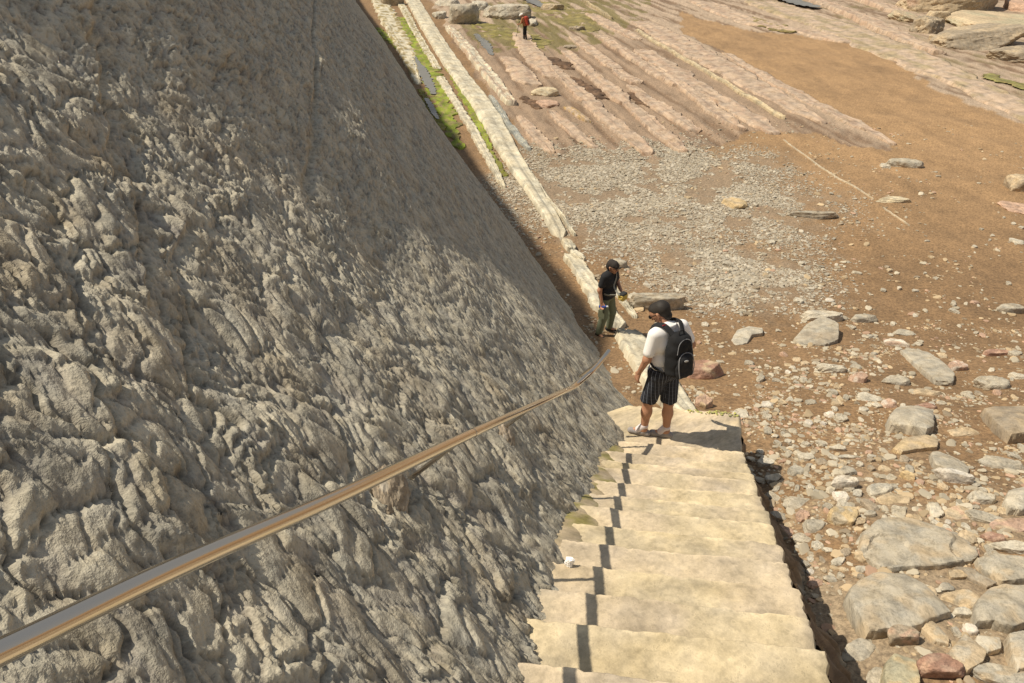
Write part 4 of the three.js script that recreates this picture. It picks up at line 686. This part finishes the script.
// ---------------------------------------------------------------- people
// a smooth surface round tapered bones: naive surface nets over a signed distance
function surface(f, lo, hi, cell) {
  const nx = Math.ceil((hi[0] - lo[0]) / cell) + 1, ny = Math.ceil((hi[1] - lo[1]) / cell) + 1, nz = Math.ceil((hi[2] - lo[2]) / cell) + 1, D = new Float32Array(nx * ny * nz);
  for (let k = 0, q = 0; k < nz; k++) for (let j = 0; j < ny; j++) for (let i = 0; i < nx; i++, q++) D[q] = f(lo[0] + i * cell, lo[1] + j * cell, lo[2] + k * cell);
  const id = new Int32Array(nx * ny * nz).fill(-1), P = [], I = [], off = [0, 1, nx, nx + 1, nx * ny, nx * ny + 1, nx * ny + nx, nx * ny + nx + 1];
  for (let k = 0; k < nz - 1; k++) for (let j = 0; j < ny - 1; j++) for (let i = 0; i < nx - 1; i++) {
    const q = (k * ny + j) * nx + i; let n = 0, sx = 0, sy = 0, sz = 0, m = 0; for (let c = 0; c < 8; c++) if (D[q + off[c]] < 0) m |= 1 << c; if (m === 0 || m === 255) continue;
    for (const [a, b] of [[0, 1], [2, 3], [4, 5], [6, 7], [0, 2], [1, 3], [4, 6], [5, 7], [0, 4], [1, 5], [2, 6], [3, 7]]) { if (((m >> a) & 1) === ((m >> b) & 1)) continue; const da = D[q + off[a]], db = D[q + off[b]], t = da / (da - db); sx += mix(a & 1, b & 1, t); sy += mix((a >> 1) & 1, (b >> 1) & 1, t); sz += mix(a >> 2, b >> 2, t); n++; }
    id[q] = P.length / 3; P.push(lo[0] + (i + sx / n) * cell, lo[1] + (j + sy / n) * cell, lo[2] + (k + sz / n) * cell);
  }
  const quad = (a, b, c, d, flip) => { if (a < 0 || b < 0 || c < 0 || d < 0) return; flip ? I.push(a, c, b, a, d, c) : I.push(a, b, c, a, c, d); };
  for (let k = 1; k < nz - 1; k++) for (let j = 1; j < ny - 1; j++) for (let i = 1; i < nx - 1; i++) {
    const q = (k * ny + j) * nx + i, s = D[q] < 0;
    if (s !== (D[q + 1] < 0)) quad(id[q - nx - nx * ny], id[q - nx * ny], id[q], id[q - nx], !s);
    if (s !== (D[q + nx] < 0)) quad(id[q - 1 - nx * ny], id[q - 1], id[q], id[q - nx * ny], !s);
    if (s !== (D[q + nx * ny] < 0)) quad(id[q - 1 - nx], id[q - nx], id[q], id[q - 1], !s);
  }
  const g = new THREE.BufferGeometry(); g.setAttribute('position', new THREE.Float32BufferAttribute(P, 3)); g.setIndex(I); g.computeVertexNormals();
  const U = new Float32Array(P.length / 3 * 2); for (let i = 0; i < U.length / 2; i++) { U[i * 2] = Math.atan2(P[i * 3], P[i * 3 + 2]) * 0.22; U[i * 2 + 1] = P[i * 3 + 1]; } g.setAttribute('uv', new THREE.BufferAttribute(U, 2)); return g;
}
const smin = (a, b, k) => { const h = clamp(0.5 + 0.5 * (b - a) / k); return b + (a - b) * h - k * h * (1 - h); };
function bone(x, y, z, [a, b, ra, rb, sq = 1]) { const bx = b[0] - a[0], by = b[1] - a[1], bz = b[2] - a[2], px = x - a[0], py = y - a[1], pz = z - a[2], l = bx * bx + by * by + bz * bz, t = l ? clamp((px * bx + py * by + pz * bz) / l) : 0, dx = px - bx * t, dy = py - by * t, dz = (pz - bz * t) / sq; return Math.sqrt(dx * dx + dy * dy + dz * dz) - mix(ra, rb, t); }
function bonesSurface(bones, k, cell, cut, pad = 0.03) {
  const lo = [9, 9, 9], hi = [-9, -9, -9]; for (const [a, b, ra, rb] of bones) for (let q = 0; q < 3; q++) { const r = Math.max(ra, rb) * 1.15 + pad; lo[q] = Math.min(lo[q], a[q] - r, b[q] - r); hi[q] = Math.max(hi[q], a[q] + r, b[q] + r); }
  return surface((x, y, z) => { let d = 9; for (const b of bones) d = smin(d, bone(x, y, z, b), k); return cut ? Math.max(d, cut(x, y, z)) : d; }, lo, hi, cell);
}
const lerp3 = (a, b, t) => a.map((v, i) => mix(v, b[i], t));
const skinMat = mat({ color: new THREE.Color(0.46, 0.235, 0.14), roughness: 0.6 });
const cloth = (r, g, b, o = {}) => mat({ color: new THREE.Color(r, g, b), roughness: 0.9, ...o });
// hand: palm and five bent fingers from the wrist along dir; side points to the thumb
function handGeo(wrist, dir, side, curl) {
  const d = new THREE.Vector3(...dir).normalize(), s = new THREE.Vector3(...side); s.addScaledVector(d, -s.dot(d)).normalize(); const n = new THREE.Vector3().crossVectors(d, s), w = new THREE.Vector3(...wrist), pt = (a, b, c) => { const v = w.clone().addScaledVector(d, a).addScaledVector(s, b).addScaledVector(n, c); return [v.x, v.y, v.z]; }, bs = [];
  for (const b of [-0.026, -0.009, 0.009, 0.026]) bs.push([pt(0.0, b * 0.6, 0), pt(0.085, b, 0), 0.016, 0.0125]);
  [[0.026, 0.072], [0.009, 0.082], [-0.009, 0.076], [-0.027, 0.06]].forEach(([b, len], i) => { let a = curl * 0.5 + i * 0.05, x = 0.088, c = 0; for (let q = 0; q < 3; q++) { const L = len * [0.45, 0.3, 0.25][q], x2 = x + L * Math.cos(a), c2 = c + L * Math.sin(a); bs.push([pt(x, b * 1.1, c), pt(x2, b * 1.12, c2), 0.0098 - 0.001 * q, 0.009 - 0.001 * q]); x = x2; c = c2; a += curl * 0.6; } });
  bs.push([pt(0.02, 0.026, 0.004), pt(0.055, 0.052, 0.014), 0.014, 0.011], [pt(0.055, 0.052, 0.014), pt(0.088, 0.058, 0.024), 0.011, 0.009]);
  return bonesSurface(bs, 0.008, 0.0045, null, 0.015);
}
// head built round its own centre, then turned: faces +z
function headBones(turn, nod, c) {
  const e = new THREE.Euler(nod, turn, 0, 'YXZ'), T3 = (p) => { const v = new THREE.Vector3(...p).applyEuler(e); return [v.x + c[0], v.y + c[1], v.z + c[2]]; };
  return { T3, e, skull: [[T3([0, 0.025, -0.035]), T3([0, 0.025, 0.03]), 0.083, 0.080], [T3([0, -0.03, 0.03]), T3([0, -0.085, 0.062]), 0.062, 0.034], [T3([0.035, -0.02, 0.045]), T3([-0.035, -0.02, 0.045]), 0.04, 0.04]],
    detail: [[T3([0, 0.005, 0.10]), T3([0, -0.028, 0.122]), 0.010, 0.014], [T3([0.03, 0.022, 0.095]), T3([-0.03, 0.022, 0.095]), 0.012, 0.012], [T3([0.02, -0.058, 0.098]), T3([-0.02, -0.058, 0.098]), 0.0075, 0.0075], [T3([0.086, 0.012, -0.008]), T3([0.088, -0.022, -0.004]), 0.013, 0.009], [T3([-0.086, 0.012, -0.008]), T3([-0.088, -0.022, -0.004]), 0.013, 0.009]] };
}
function buildPerson(name, label, pos, turn, J, wear) {
  const g = group(name, pos); g.rotation.y = turn; tag(g, label, 'person');
  const H = headBones(J.headTurn, J.headNod, J.head), sk = 0.92;
  const arm = (s) => [[J['sh' + s], J['el' + s], 0.048, 0.039], [J['el' + s], J['wr' + s], 0.040, 0.026]], leg = (s) => [[J['hip' + s], J['kn' + s], 0.082, 0.056], [lerp3(J['kn' + s], J['an' + s], 0.05), lerp3(J['kn' + s], J['an' + s], 0.4), 0.053, 0.056], [lerp3(J['kn' + s], J['an' + s], 0.35), J['an' + s], 0.056, 0.036], [J['an' + s], lerp3(J['an' + s], J['toe' + s], 0.8), 0.035, 0.026]];
  const torso = (k) => [[[J.chest[0] - 0.12, J.chest[1] + 0.11, J.chest[2]], [J.chest[0] + 0.12, J.chest[1] + 0.11, J.chest[2]], 0.075 * k, 0.075 * k], [[J.chest[0] - 0.075, J.chest[1], J.chest[2]], [J.chest[0] + 0.075, J.chest[1], J.chest[2]], 0.112 * k, 0.112 * k], [[J.belly[0] - 0.065, J.belly[1], J.belly[2]], [J.belly[0] + 0.065, J.belly[1], J.belly[2]], 0.108 * k, 0.108 * k], [[J.pelvis[0] - 0.07, J.pelvis[1], J.pelvis[2]], [J.pelvis[0] + 0.07, J.pelvis[1], J.pelvis[2]], 0.108 * k, 0.108 * k]];
  const neck = [[lerp3(J.chest, J.neck, 0.6), lerp3(J.neck, J.head, 0.7), 0.06, 0.053]];
  const body = bonesSurface([...torso(sk), ...neck, ...arm('L'), ...arm('R'), ...leg('L'), ...leg('R')], 0.035, 0.012);
  const headG = bonesSurface([...H.skull, ...H.detail, neck[0]], 0.016, 0.006);
  const parts = [body, headG, handGeo(J.wrL, J.handDirL, J.thumbL, J.curlL), handGeo(J.wrR, J.handDirR, J.thumbR, J.curlR)];
  mesh('body', mergeGeometries(parts), skinMat, g);
  wear({ g, H, J, torso, arm, leg, neck }); return g;
}
const noiseCut = (y0, up) => (x, y, z) => up ? y - y0 - 0.008 * n2(x * 14, z * 14) : y0 - y + 0.008 * n2(x * 14, z * 14);
const grow = (bs, d) => bs.map(([a, b, ra, rb, s]) => [a, b, ra + d, rb + d, s]);
function shirt(ctx, m, { hem, sleeve = 0.62, fat = 0.02 }) {
  const s = (q) => { const [a, b] = [ctx.J['sh' + q], ctx.J['el' + q]]; return [[a, lerp3(a, b, sleeve), 0.066, 0.062]]; };
  const col = lerp3(ctx.J.chest, ctx.J.neck, 0.85);
  return mesh('shirt', bonesSurface([...grow(ctx.torso(1), fat), ...s('L'), ...s('R'), [lerp3(ctx.J.chest, ctx.J.neck, 0.5), col, 0.075, 0.066]], 0.035, 0.012, (x, y, z) => Math.max(hem - y + 0.01 * n2(x * 9, z * 9), 0.012 * n3(x * 9, y * 7, z * 9) - 0.016)), m, ctx.g);
}
function shoes(ctx, m, dirL, dirR) {
  for (const s of ['L', 'R']) { const a = ctx.J['an' + s], t = ctx.J['toe' + s], d = [t[0] - a[0], 0, t[2] - a[2]], heel = [a[0] - d[0] * 0.3, a[1] - 0.045, a[2] - d[2] * 0.3], y0 = a[1] - 0.09; mesh('shoe', bonesSurface([[heel, [t[0], heel[1] - 0.008, t[2]], 0.038, 0.036], [[a[0], a[1] - 0.015, a[2]], lerp3(heel, t, 0.4), 0.042, 0.036]], 0.02, 0.008, (x, y, z) => y0 - y), m, ctx.g); }
}
const boneMesh = (ctx, name, bs, k, cell, m, cut) => mesh(name, bonesSurface(bs, k, cell, cut), m, ctx.g);
function sunglasses(ctx) {
  const gl = new THREE.Group(); const lens = (x) => { const q = new THREE.SphereGeometry(0.026, 16, 10); q.scale(1.05, 0.8, 0.35); q.translate(x, 0.012, 0.112); return q; };
  const bar = new THREE.TubeGeometry(new THREE.CatmullRomCurve3([[-0.09, 0.016, 0.0], [-0.078, 0.016, 0.075], [-0.04, 0.02, 0.114], [0, 0.02, 0.12], [0.04, 0.02, 0.114], [0.078, 0.016, 0.075], [0.09, 0.016, 0.0]].map((p) => new THREE.Vector3(...p))), 30, 0.0035, 6);
  const q = mergeGeometries([lens(0.036), lens(-0.036), bar]); q.applyQuaternion(new THREE.Quaternion().setFromEuler(ctx.H.e)); q.translate(...ctx.J.head); mesh('sunglasses', q, cloth(0.01, 0.01, 0.01, { roughness: 0.15 }), ctx.g);
}
const tubeGeo = (pts, r, seg = 40, rad = 8) => new THREE.TubeGeometry(new THREE.CatmullRomCurve3(pts.map((p) => new THREE.Vector3(...p))), seg, r, rad);
function strapGeo(pts, w, t, normalOf) {                                    // a flat band along points
  const c = new THREE.CatmullRomCurve3(pts.map((p) => new THREE.Vector3(...p))), n = 40;
  return gridGeo(n, 7, (i, j, o) => { const p = c.getPoint(i / n), d = c.getTangent(i / n), nn = normalOf(p).clone(); nn.addScaledVector(d, -nn.dot(d)).normalize(); const s = new THREE.Vector3().crossVectors(d, nn), prof = [[-1, 0], [-1, 1], [-0.33, 1.2], [0.33, 1.2], [1, 1], [1, 0], [0, -0.2], [-1, 0]][j]; p.addScaledVector(s, prof[0] * w / 2).addScaledVector(nn, prof[1] * t); o.p[0] = p.x; o.p[1] = p.y; o.p[2] = p.z; o.u[0] = i / n; o.u[1] = j / 7; });
}
// the man in the white polo shirt on the last step, looking down at his feet
{
  const r = ray(655, 437), t = (LANDING.y + 0.012 - CAMY) / r.y, p = r.multiplyScalar(t).add(CAM), turn = Math.PI + 0.52;
  const J = { pelvis: [0, 0.93, 0], belly: [0, 1.08, 0.015], chest: [0, 1.28, 0.035], neck: [0, 1.46, 0.07], head: [0.012, 1.55, 0.165], headTurn: 0.5, headNod: 0.72,
    shL: [0.185, 1.405, 0.03], elL: [0.25, 1.135, 0.02], wrL: [0.245, 0.90, 0.12], shR: [-0.185, 1.405, 0.03], elR: [-0.31, 1.16, -0.02], wrR: [-0.27, 0.955, 0.13],
    hipL: [0.085, 0.9, 0], knL: [0.10, 0.50, 0.08], anL: [0.10, 0.092, 0.09], toeL: [0.195, 0.04, 0.20], hipR: [-0.085, 0.9, 0], knR: [-0.085, 0.495, -0.04], anR: [-0.095, 0.092, -0.06], toeR: [0.01, 0.04, 0.045],
    handDirL: [0.02, -0.95, 0.25], thumbL: [-0.15, 0.1, 1], curlL: 0.5, handDirR: [0.15, -0.8, 0.5], thumbR: [0.4, 0.1, 1], curlR: 0.6 };
  const plaid = (() => { const c = document.createElement('canvas'); c.width = c.height = 256; const x = c.getContext('2d'); x.fillStyle = '#15161c'; x.fillRect(0, 0, 256, 256); x.fillStyle = '#23252e'; for (let i = 0; i < 4; i++) x.fillRect(i * 64, 0, 26, 256); x.fillStyle = 'rgba(150,155,170,0.75)'; for (let i = 0; i < 4; i++) x.fillRect(i * 64 + 40, 0, 9, 256); x.fillStyle = 'rgba(120,128,150,0.28)'; for (let i = 0; i < 4; i++) x.fillRect(0, i * 64 + 30, 256, 8); const t2 = new THREE.CanvasTexture(c); t2.wrapS = t2.wrapT = THREE.RepeatWrapping; t2.colorSpace = THREE.SRGBColorSpace; t2.repeat.set(5.2, 5.2); return t2; })();
  buildPerson('person', 'person in a white polo shirt and dark checked shorts stepping down the stairs', [p.x, p.y, p.z], turn, J, (c) => {
    shirt(c, cloth(0.9, 0.87, 0.84), { hem: 0.93, sleeve: 0.7, fat: 0.012 });
    const th = (s) => [[J['hip' + s], lerp3(J['hip' + s], J['kn' + s], 0.98), 0.098, 0.092]];
    boneMesh(c, 'shorts', [...grow(c.torso(1).slice(3), 0.02), ...th('L'), ...th('R')], 0.025, 0.012, mat({ map: plaid, roughness: 0.9 }), (x, y, z) => Math.max(y - 1.0, 0.515 - y + 0.012 * n2(x * 12, z * 12), 0.01 * n3(x * 9, y * 6, z * 9) - 0.012));
    const hr = c.H.T3; boneMesh(c, 'hair', [[hr([0, 0.035, -0.04]), hr([0, 0.04, 0.03]), 0.0865, 0.082], [hr([0, -0.055, -0.045]), hr([0, 0.02, -0.04]), 0.055, 0.077]], 0.02, 0.006, cloth(0.03, 0.023, 0.018, { roughness: 0.7, map: T.rockMap }), (x, y, z) => { const v = new THREE.Vector3(x - J.head[0], y - J.head[1], z - J.head[2]).applyQuaternion(new THREE.Quaternion().setFromEuler(c.H.e).invert()); return Math.max((0.012 + 0.72 * Math.max(0, v.z + 0.02)) - v.y - 0.125 * sstep(0.02, -0.06, v.z) + 0.0 + 0.012 * n3(v.x * 30, v.y * 30, v.z * 30) + 0.0, v.z - 0.088); });
    sunglasses(c);
    for (const s of ['L', 'R']) mesh('sock', bonesSurface([[lerp3(J['an' + s], J['kn' + s], 0.14), lerp3(J['an' + s], J['toe' + s], 0.4), 0.046, 0.04]], 0.02, 0.008), cloth(0.75, 0.68, 0.68), c.g);
    shoes(c, cloth(0.30, 0.275, 0.265)); c.g.scale.setScalar(0.935);
    mesh('collar', strapGeo([[0.065, 1.435, 0.10], [0.085, 1.45, 0.04], [0.05, 1.468, -0.015], [0, 1.472, -0.03], [-0.05, 1.468, -0.015], [-0.085, 1.45, 0.04], [-0.065, 1.435, 0.10]], 0.05, 0.008, (q) => new THREE.Vector3(q.x, 0.01, q.z - 0.05)), cloth(0.84, 0.80, 0.76), c.g);
  });
  const bp = group('backpack', [p.x, p.y, p.z]); bp.rotation.y = turn; bp.scale.setScalar(0.935); tag(bp, 'black backpack with grey piping on the back of the man in white', 'backpack');
  const black = cloth(0.008, 0.008, 0.009), black2 = cloth(0.014, 0.014, 0.016);
  const rb = (x, y, z, c, h, rr, tilt = 0) => { const yy = y - c[1], zz = z - c[2] - tilt * yy, qx = Math.abs(x - c[0]) - h[0] * (1 - 0.25 * sstep(0, h[1], yy)) + rr, qy = Math.abs(yy) - h[1] + rr, qz = Math.abs(zz) - h[2] + rr; return Math.hypot(Math.max(qx, 0), Math.max(qy, 0), Math.max(qz, 0)) + Math.min(Math.max(qx, qy, qz), 0) - rr; };
  mesh('pack', surface((x, y, z) => rb(x, y, z, [0, 1.225, -0.165], [0.145, 0.235, 0.09], 0.07, 0.12) + 0.008 * n3(x * 9, y * 9, z * 9), [-0.22, 0.93, -0.36], [0.22, 1.53, -0.02], 0.011), black, bp);
  mesh('pocket', surface((x, y, z) => rb(x, y, z, [0, 1.14, -0.25], [0.108, 0.135, 0.055], 0.048, 0.1) + 0.006 * n3(x * 12, y * 12, z * 9), [-0.18, 0.95, -0.40], [0.18, 1.34, -0.19], 0.01), black2, bp);
  mesh('piping', mergeGeometries([tubeGeo([[-0.085, 1.04, -0.312], [-0.10, 1.15, -0.296], [-0.075, 1.258, -0.262], [0, 1.283, -0.245], [0.075, 1.258, -0.262], [0.10, 1.15, -0.296], [0.085, 1.04, -0.312]], 0.005), tubeGeo([[-0.10, 1.29, -0.245], [-0.07, 1.40, -0.226], [0, 1.43, -0.216], [0.07, 1.40, -0.226], [0.10, 1.29, -0.245]], 0.004)]), cloth(0.25, 0.25, 0.26), bp);
  mesh('logo', (() => { const e = new THREE.SphereGeometry(1, 14, 10); e.scale(0.03, 0.012, 0.006); e.rotateZ(0.2); e.translate(0.02, 1.225, -0.301); return e; })(), cloth(0.5, 0.5, 0.5), bp);
  for (const s of [1, -1]) mesh('strap', strapGeo([[0.06 * s, 1.44, -0.11], [0.10 * s, 1.503, 0.0], [0.125 * s, 1.44, 0.12], [0.125 * s, 1.30, 0.165], [0.16 * s, 1.14, 0.12], [0.175 * s, 1.04, 0.0], [0.13 * s, 1.02, -0.13]], 0.055, 0.012, (q) => new THREE.Vector3(q.x * 1.2, (q.y - 1.22) * 0.8, q.z - 0.02)), black2, bp);
  mesh('handle', tubeGeo([[-0.035, 1.455, -0.16], [-0.02, 1.50, -0.15], [0.02, 1.50, -0.15], [0.035, 1.455, -0.16]], 0.007, 16), black2, bp);
  mesh('tag', (() => { const q = new THREE.BoxGeometry(0.03, 0.018, 0.006); q.rotateX(-0.9); q.translate(0.105, 1.517, -0.005); return q; })(), cloth(0.5, 0.03, 0.03), bp);
}
// the man in the black T-shirt on the sand
{
  const p0 = onGround(604, 334), f0 = -p0.z, p = [p0.x, gy(p0.x, f0) - 0.01, p0.z], turn = 0.86;
  const J = { pelvis: [0, 0.89, 0], belly: [0, 1.03, 0.01], chest: [0, 1.22, 0.015], neck: [0, 1.39, 0.03], head: [0, 1.50, 0.06], headTurn: 0.05, headNod: 0.12,
    shL: [0.18, 1.34, 0.01], elL: [0.24, 1.09, 0.05], wrL: [0.10, 1.0, 0.25], shR: [-0.18, 1.34, 0.01], elR: [-0.25, 1.08, -0.02], wrR: [-0.25, 0.85, 0.05],
    hipL: [0.085, 0.86, 0], knL: [0.14, 0.47, 0.05], anL: [0.17, 0.088, 0.0], toeL: [0.20, 0.04, 0.15], hipR: [-0.085, 0.86, 0], knR: [-0.12, 0.47, 0.03], anR: [-0.15, 0.088, -0.03], toeR: [-0.19, 0.04, 0.12],
    handDirL: [-0.6, -0.1, 0.5], thumbL: [0.2, 1, 0.3], curlL: 1.0, handDirR: [0, -0.95, 0.2], thumbR: [0.3, 0, 1], curlR: 1.1 };
  buildPerson('person', 'person in a black T-shirt, cap and green trousers standing on the sand', p, turn, J, (c) => {
    shirt(c, cloth(0.016, 0.016, 0.018), { hem: 0.86, sleeve: 0.6 });
    const lg = (s) => [[J['hip' + s], J['kn' + s], 0.098, 0.082], [J['kn' + s], lerp3(J['kn' + s], J['an' + s], 0.93), 0.082, 0.066]];
    boneMesh(c, 'trousers', [...grow(c.torso(1).slice(3), 0.014), ...lg('L'), ...lg('R')], 0.03, 0.012, cloth(0.15, 0.165, 0.105), (x, y, z) => Math.max(y - 0.93, 0.07 - y, 0.016 * n3(x * 10, y * 6, z * 10) - 0.018));
    const hr = c.H.T3; boneMesh(c, 'hair', [[hr([0, 0.0, -0.045]), hr([0, 0.03, -0.03]), 0.085, 0.085]], 0.02, 0.009, cloth(0.02, 0.015, 0.012));
    boneMesh(c, 'cap', [[hr([0, 0.055, -0.03]), hr([0, 0.055, 0.03]), 0.086, 0.084], [hr([0.035, 0.05, 0.10]), hr([-0.035, 0.05, 0.10]), 0.018, 0.018], [hr([0.035, 0.043, 0.155]), hr([-0.035, 0.043, 0.155]), 0.013, 0.013]], 0.03, 0.008, cloth(0.035, 0.028, 0.024), null);
    sunglasses(c); shoes(c, cloth(0.03, 0.028, 0.027));
    mesh('pocket_flap', (() => { const q = new THREE.BoxGeometry(0.012, 0.16, 0.14); q.translate(-0.205, 0.56, 0.03); return q; })(), cloth(0.135, 0.145, 0.09), c.g);
  });
  const bag = group('camera_bag', p); bag.rotation.y = turn; tag(bag, 'yellow and black camera bag held in front by the man in black', 'bag');
  mesh('pouch', surface((x, y, z) => { const qx = Math.abs(x) - 0.05, qy = Math.abs(y - 0.975) - 0.03, qz = Math.abs(z - 0.34) - 0.03; return Math.hypot(Math.max(qx, 0), Math.max(qy, 0), Math.max(qz, 0)) - 0.034 + 0.01 * n3(x * 18, y * 18, z * 18); }, [-0.13, 0.87, 0.23], [0.13, 1.07, 0.45], 0.009), cloth(0.50, 0.36, 0.08), bag);
  mesh('lid', surface((x, y, z) => { const qx = Math.abs(x) - 0.055, qy = Math.abs(y - 1.035) - 0.006, qz = Math.abs(z - 0.34) - 0.035; return Math.hypot(Math.max(qx, 0), Math.max(qy, 0), Math.max(qz, 0)) - 0.02; }, [-0.13, 0.99, 0.23], [0.13, 1.1, 0.45], 0.009), cloth(0.03, 0.03, 0.03), bag);
  mesh('strap', strapGeo([[-0.09, 1.03, 0.32], [-0.06, 1.15, 0.165], [0.03, 1.30, 0.145], [0.10, 1.43, 0.06], [0.11, 1.42, -0.04], [0.04, 1.25, -0.125], [-0.10, 1.08, -0.10], [-0.18, 1.0, 0.05], [-0.12, 1.03, 0.26]], 0.035, 0.007, (q) => new THREE.Vector3(q.x, 0.15 * (q.y - 1.1), q.z)), cloth(0.25, 0.24, 0.2), bag);
  const bot = group('water_bottle', p); bot.rotation.y = turn; tag(bot, 'small blue bottle in the lowered hand of the man in black', 'bottle');
  const lg = new THREE.LatheGeometry([[0, 0], [0.03, 0], [0.034, 0.01], [0.034, 0.12], [0.028, 0.145], [0.014, 0.16], [0.014, 0.18], [0, 0.18]].map(([x, y]) => new THREE.Vector2(x, y)), 20); lg.rotateX(1.2); lg.translate(-0.235, 0.735, 0.0); mesh('bottle_body', lg, cloth(0.03, 0.07, 0.30, { roughness: 0.35 }), bot);
  const cp = new THREE.CylinderGeometry(0.017, 0.017, 0.03, 16); cp.rotateX(1.2); cp.translate(-0.235, 0.802, 0.172); mesh('bottle_cap', cp, cloth(0.7, 0.7, 0.7), bot);
}
// the hiker far out on the platform
{
  const p0 = onGround(525, 40), p = [p0.x, gy(p0.x, -p0.z), p0.z], turn = Math.PI + 1.2;
  const J = { pelvis: [0, 0.92, 0], belly: [0, 1.06, 0.04], chest: [0, 1.25, 0.11], neck: [0, 1.41, 0.18], head: [0, 1.50, 0.25], headTurn: 0, headNod: 0.5,
    shL: [0.18, 1.36, 0.13], elL: [0.22, 1.12, 0.18], wrL: [0.2, 1.0, 0.38], shR: [-0.18, 1.36, 0.13], elR: [-0.22, 1.12, 0.16], wrR: [-0.2, 1.0, 0.36],
    hipL: [0.08, 0.89, 0], knL: [0.085, 0.49, 0.05], anL: [0.08, 0.09, 0.03], toeL: [0.09, 0.04, 0.18], hipR: [-0.08, 0.89, 0], knR: [-0.085, 0.49, 0.0], anR: [-0.08, 0.09, -0.06], toeR: [-0.09, 0.04, 0.1],
    handDirL: [0, -0.2, 1], thumbL: [0, 1, 0], curlL: 1.1, handDirR: [0, -0.2, 1], thumbR: [0, 1, 0], curlR: 1.1 };
  buildPerson('person', 'hiker in a white hat and dark trousers standing far out on the rock platform', p, turn, J, (c) => {
    shirt(c, cloth(0.40, 0.16, 0.07), { hem: 0.92, sleeve: 0.9 });
    const lg = (s) => [[J['hip' + s], J['kn' + s], 0.092, 0.07], [J['kn' + s], lerp3(J['kn' + s], J['an' + s], 0.95), 0.07, 0.056]];
    boneMesh(c, 'trousers', [...grow(c.torso(1).slice(3), 0.014), ...lg('L'), ...lg('R')], 0.03, 0.016, cloth(0.016, 0.015, 0.016), (x, y, z) => Math.max(y - 0.97, 0.06 - y));
    const hr = c.H.T3; boneMesh(c, 'hat', [[hr([0, 0.06, -0.02]), hr([0, 0.06, 0.02]), 0.09, 0.088], [hr([0, 0.045, -0.06]), hr([0, 0.045, 0.07]), 0.09, 0.09]], 0.03, 0.012, cloth(0.8, 0.76, 0.7), (x, y, z) => { const v = new THREE.Vector3(x - J.head[0], y - J.head[1], z - J.head[2]).applyQuaternion(new THREE.Quaternion().setFromEuler(c.H.e).invert()); return 0.03 - v.y; });
    shoes(c, cloth(0.6, 0.55, 0.48));
  });
  const bp = group('backpack', p); bp.rotation.y = turn; tag(bp, 'orange red backpack on the far hiker in the white hat', 'backpack');
  const rb = (x, y, z, c, h, rr, tl) => { const yy = y - c[1], zz = z - c[2] - tl * yy, qx = Math.abs(x) - h[0] + rr, qy = Math.abs(yy) - h[1] + rr, qz = Math.abs(zz) - h[2] + rr; return Math.hypot(Math.max(qx, 0), Math.max(qy, 0), Math.max(qz, 0)) + Math.min(Math.max(qx, qy, qz), 0) - rr; };
  mesh('pack', surface((x, y, z) => rb(x, y, z, [0, 1.22, -0.11], [0.17, 0.27, 0.12], 0.08, 0.3), [-0.24, 0.88, -0.40], [0.24, 1.56, 0.16], 0.016), cloth(0.42, 0.06, 0.03), bp);
  mesh('pocket', surface((x, y, z) => rb(x, y, z, [0, 1.14, -0.23], [0.12, 0.13, 0.06], 0.05, 0.3), [-0.2, 0.95, -0.40], [0.2, 1.34, -0.06], 0.016), cloth(0.10, 0.05, 0.05), bp);
  for (const s of [1, -1]) mesh('strap', tubeGeo([[0.08 * s, 1.44, 0.0], [0.11 * s, 1.47, 0.12], [0.12 * s, 1.36, 0.25], [0.14 * s, 1.15, 0.19], [0.14 * s, 1.02, 0.0]], 0.018), cloth(0.05, 0.04, 0.04), bp);
  const pole = group('trekking_pole', p); pole.rotation.y = turn; tag(pole, 'thin dark walking pole planted in front of the far hiker', 'walking pole');
  mesh('shaft', tubeGeo([[-0.2, 1.1, 0.49], [-0.2, 0.02, 0.72]], 0.016, 8), cloth(0.04, 0.035, 0.03), pole);
  mesh('grip', tubeGeo([[-0.2, 1.14, 0.48], [-0.2, 0.98, 0.515]], 0.024, 6), cloth(0.02, 0.02, 0.02), pole);
}
renderer.render(scene, camera);
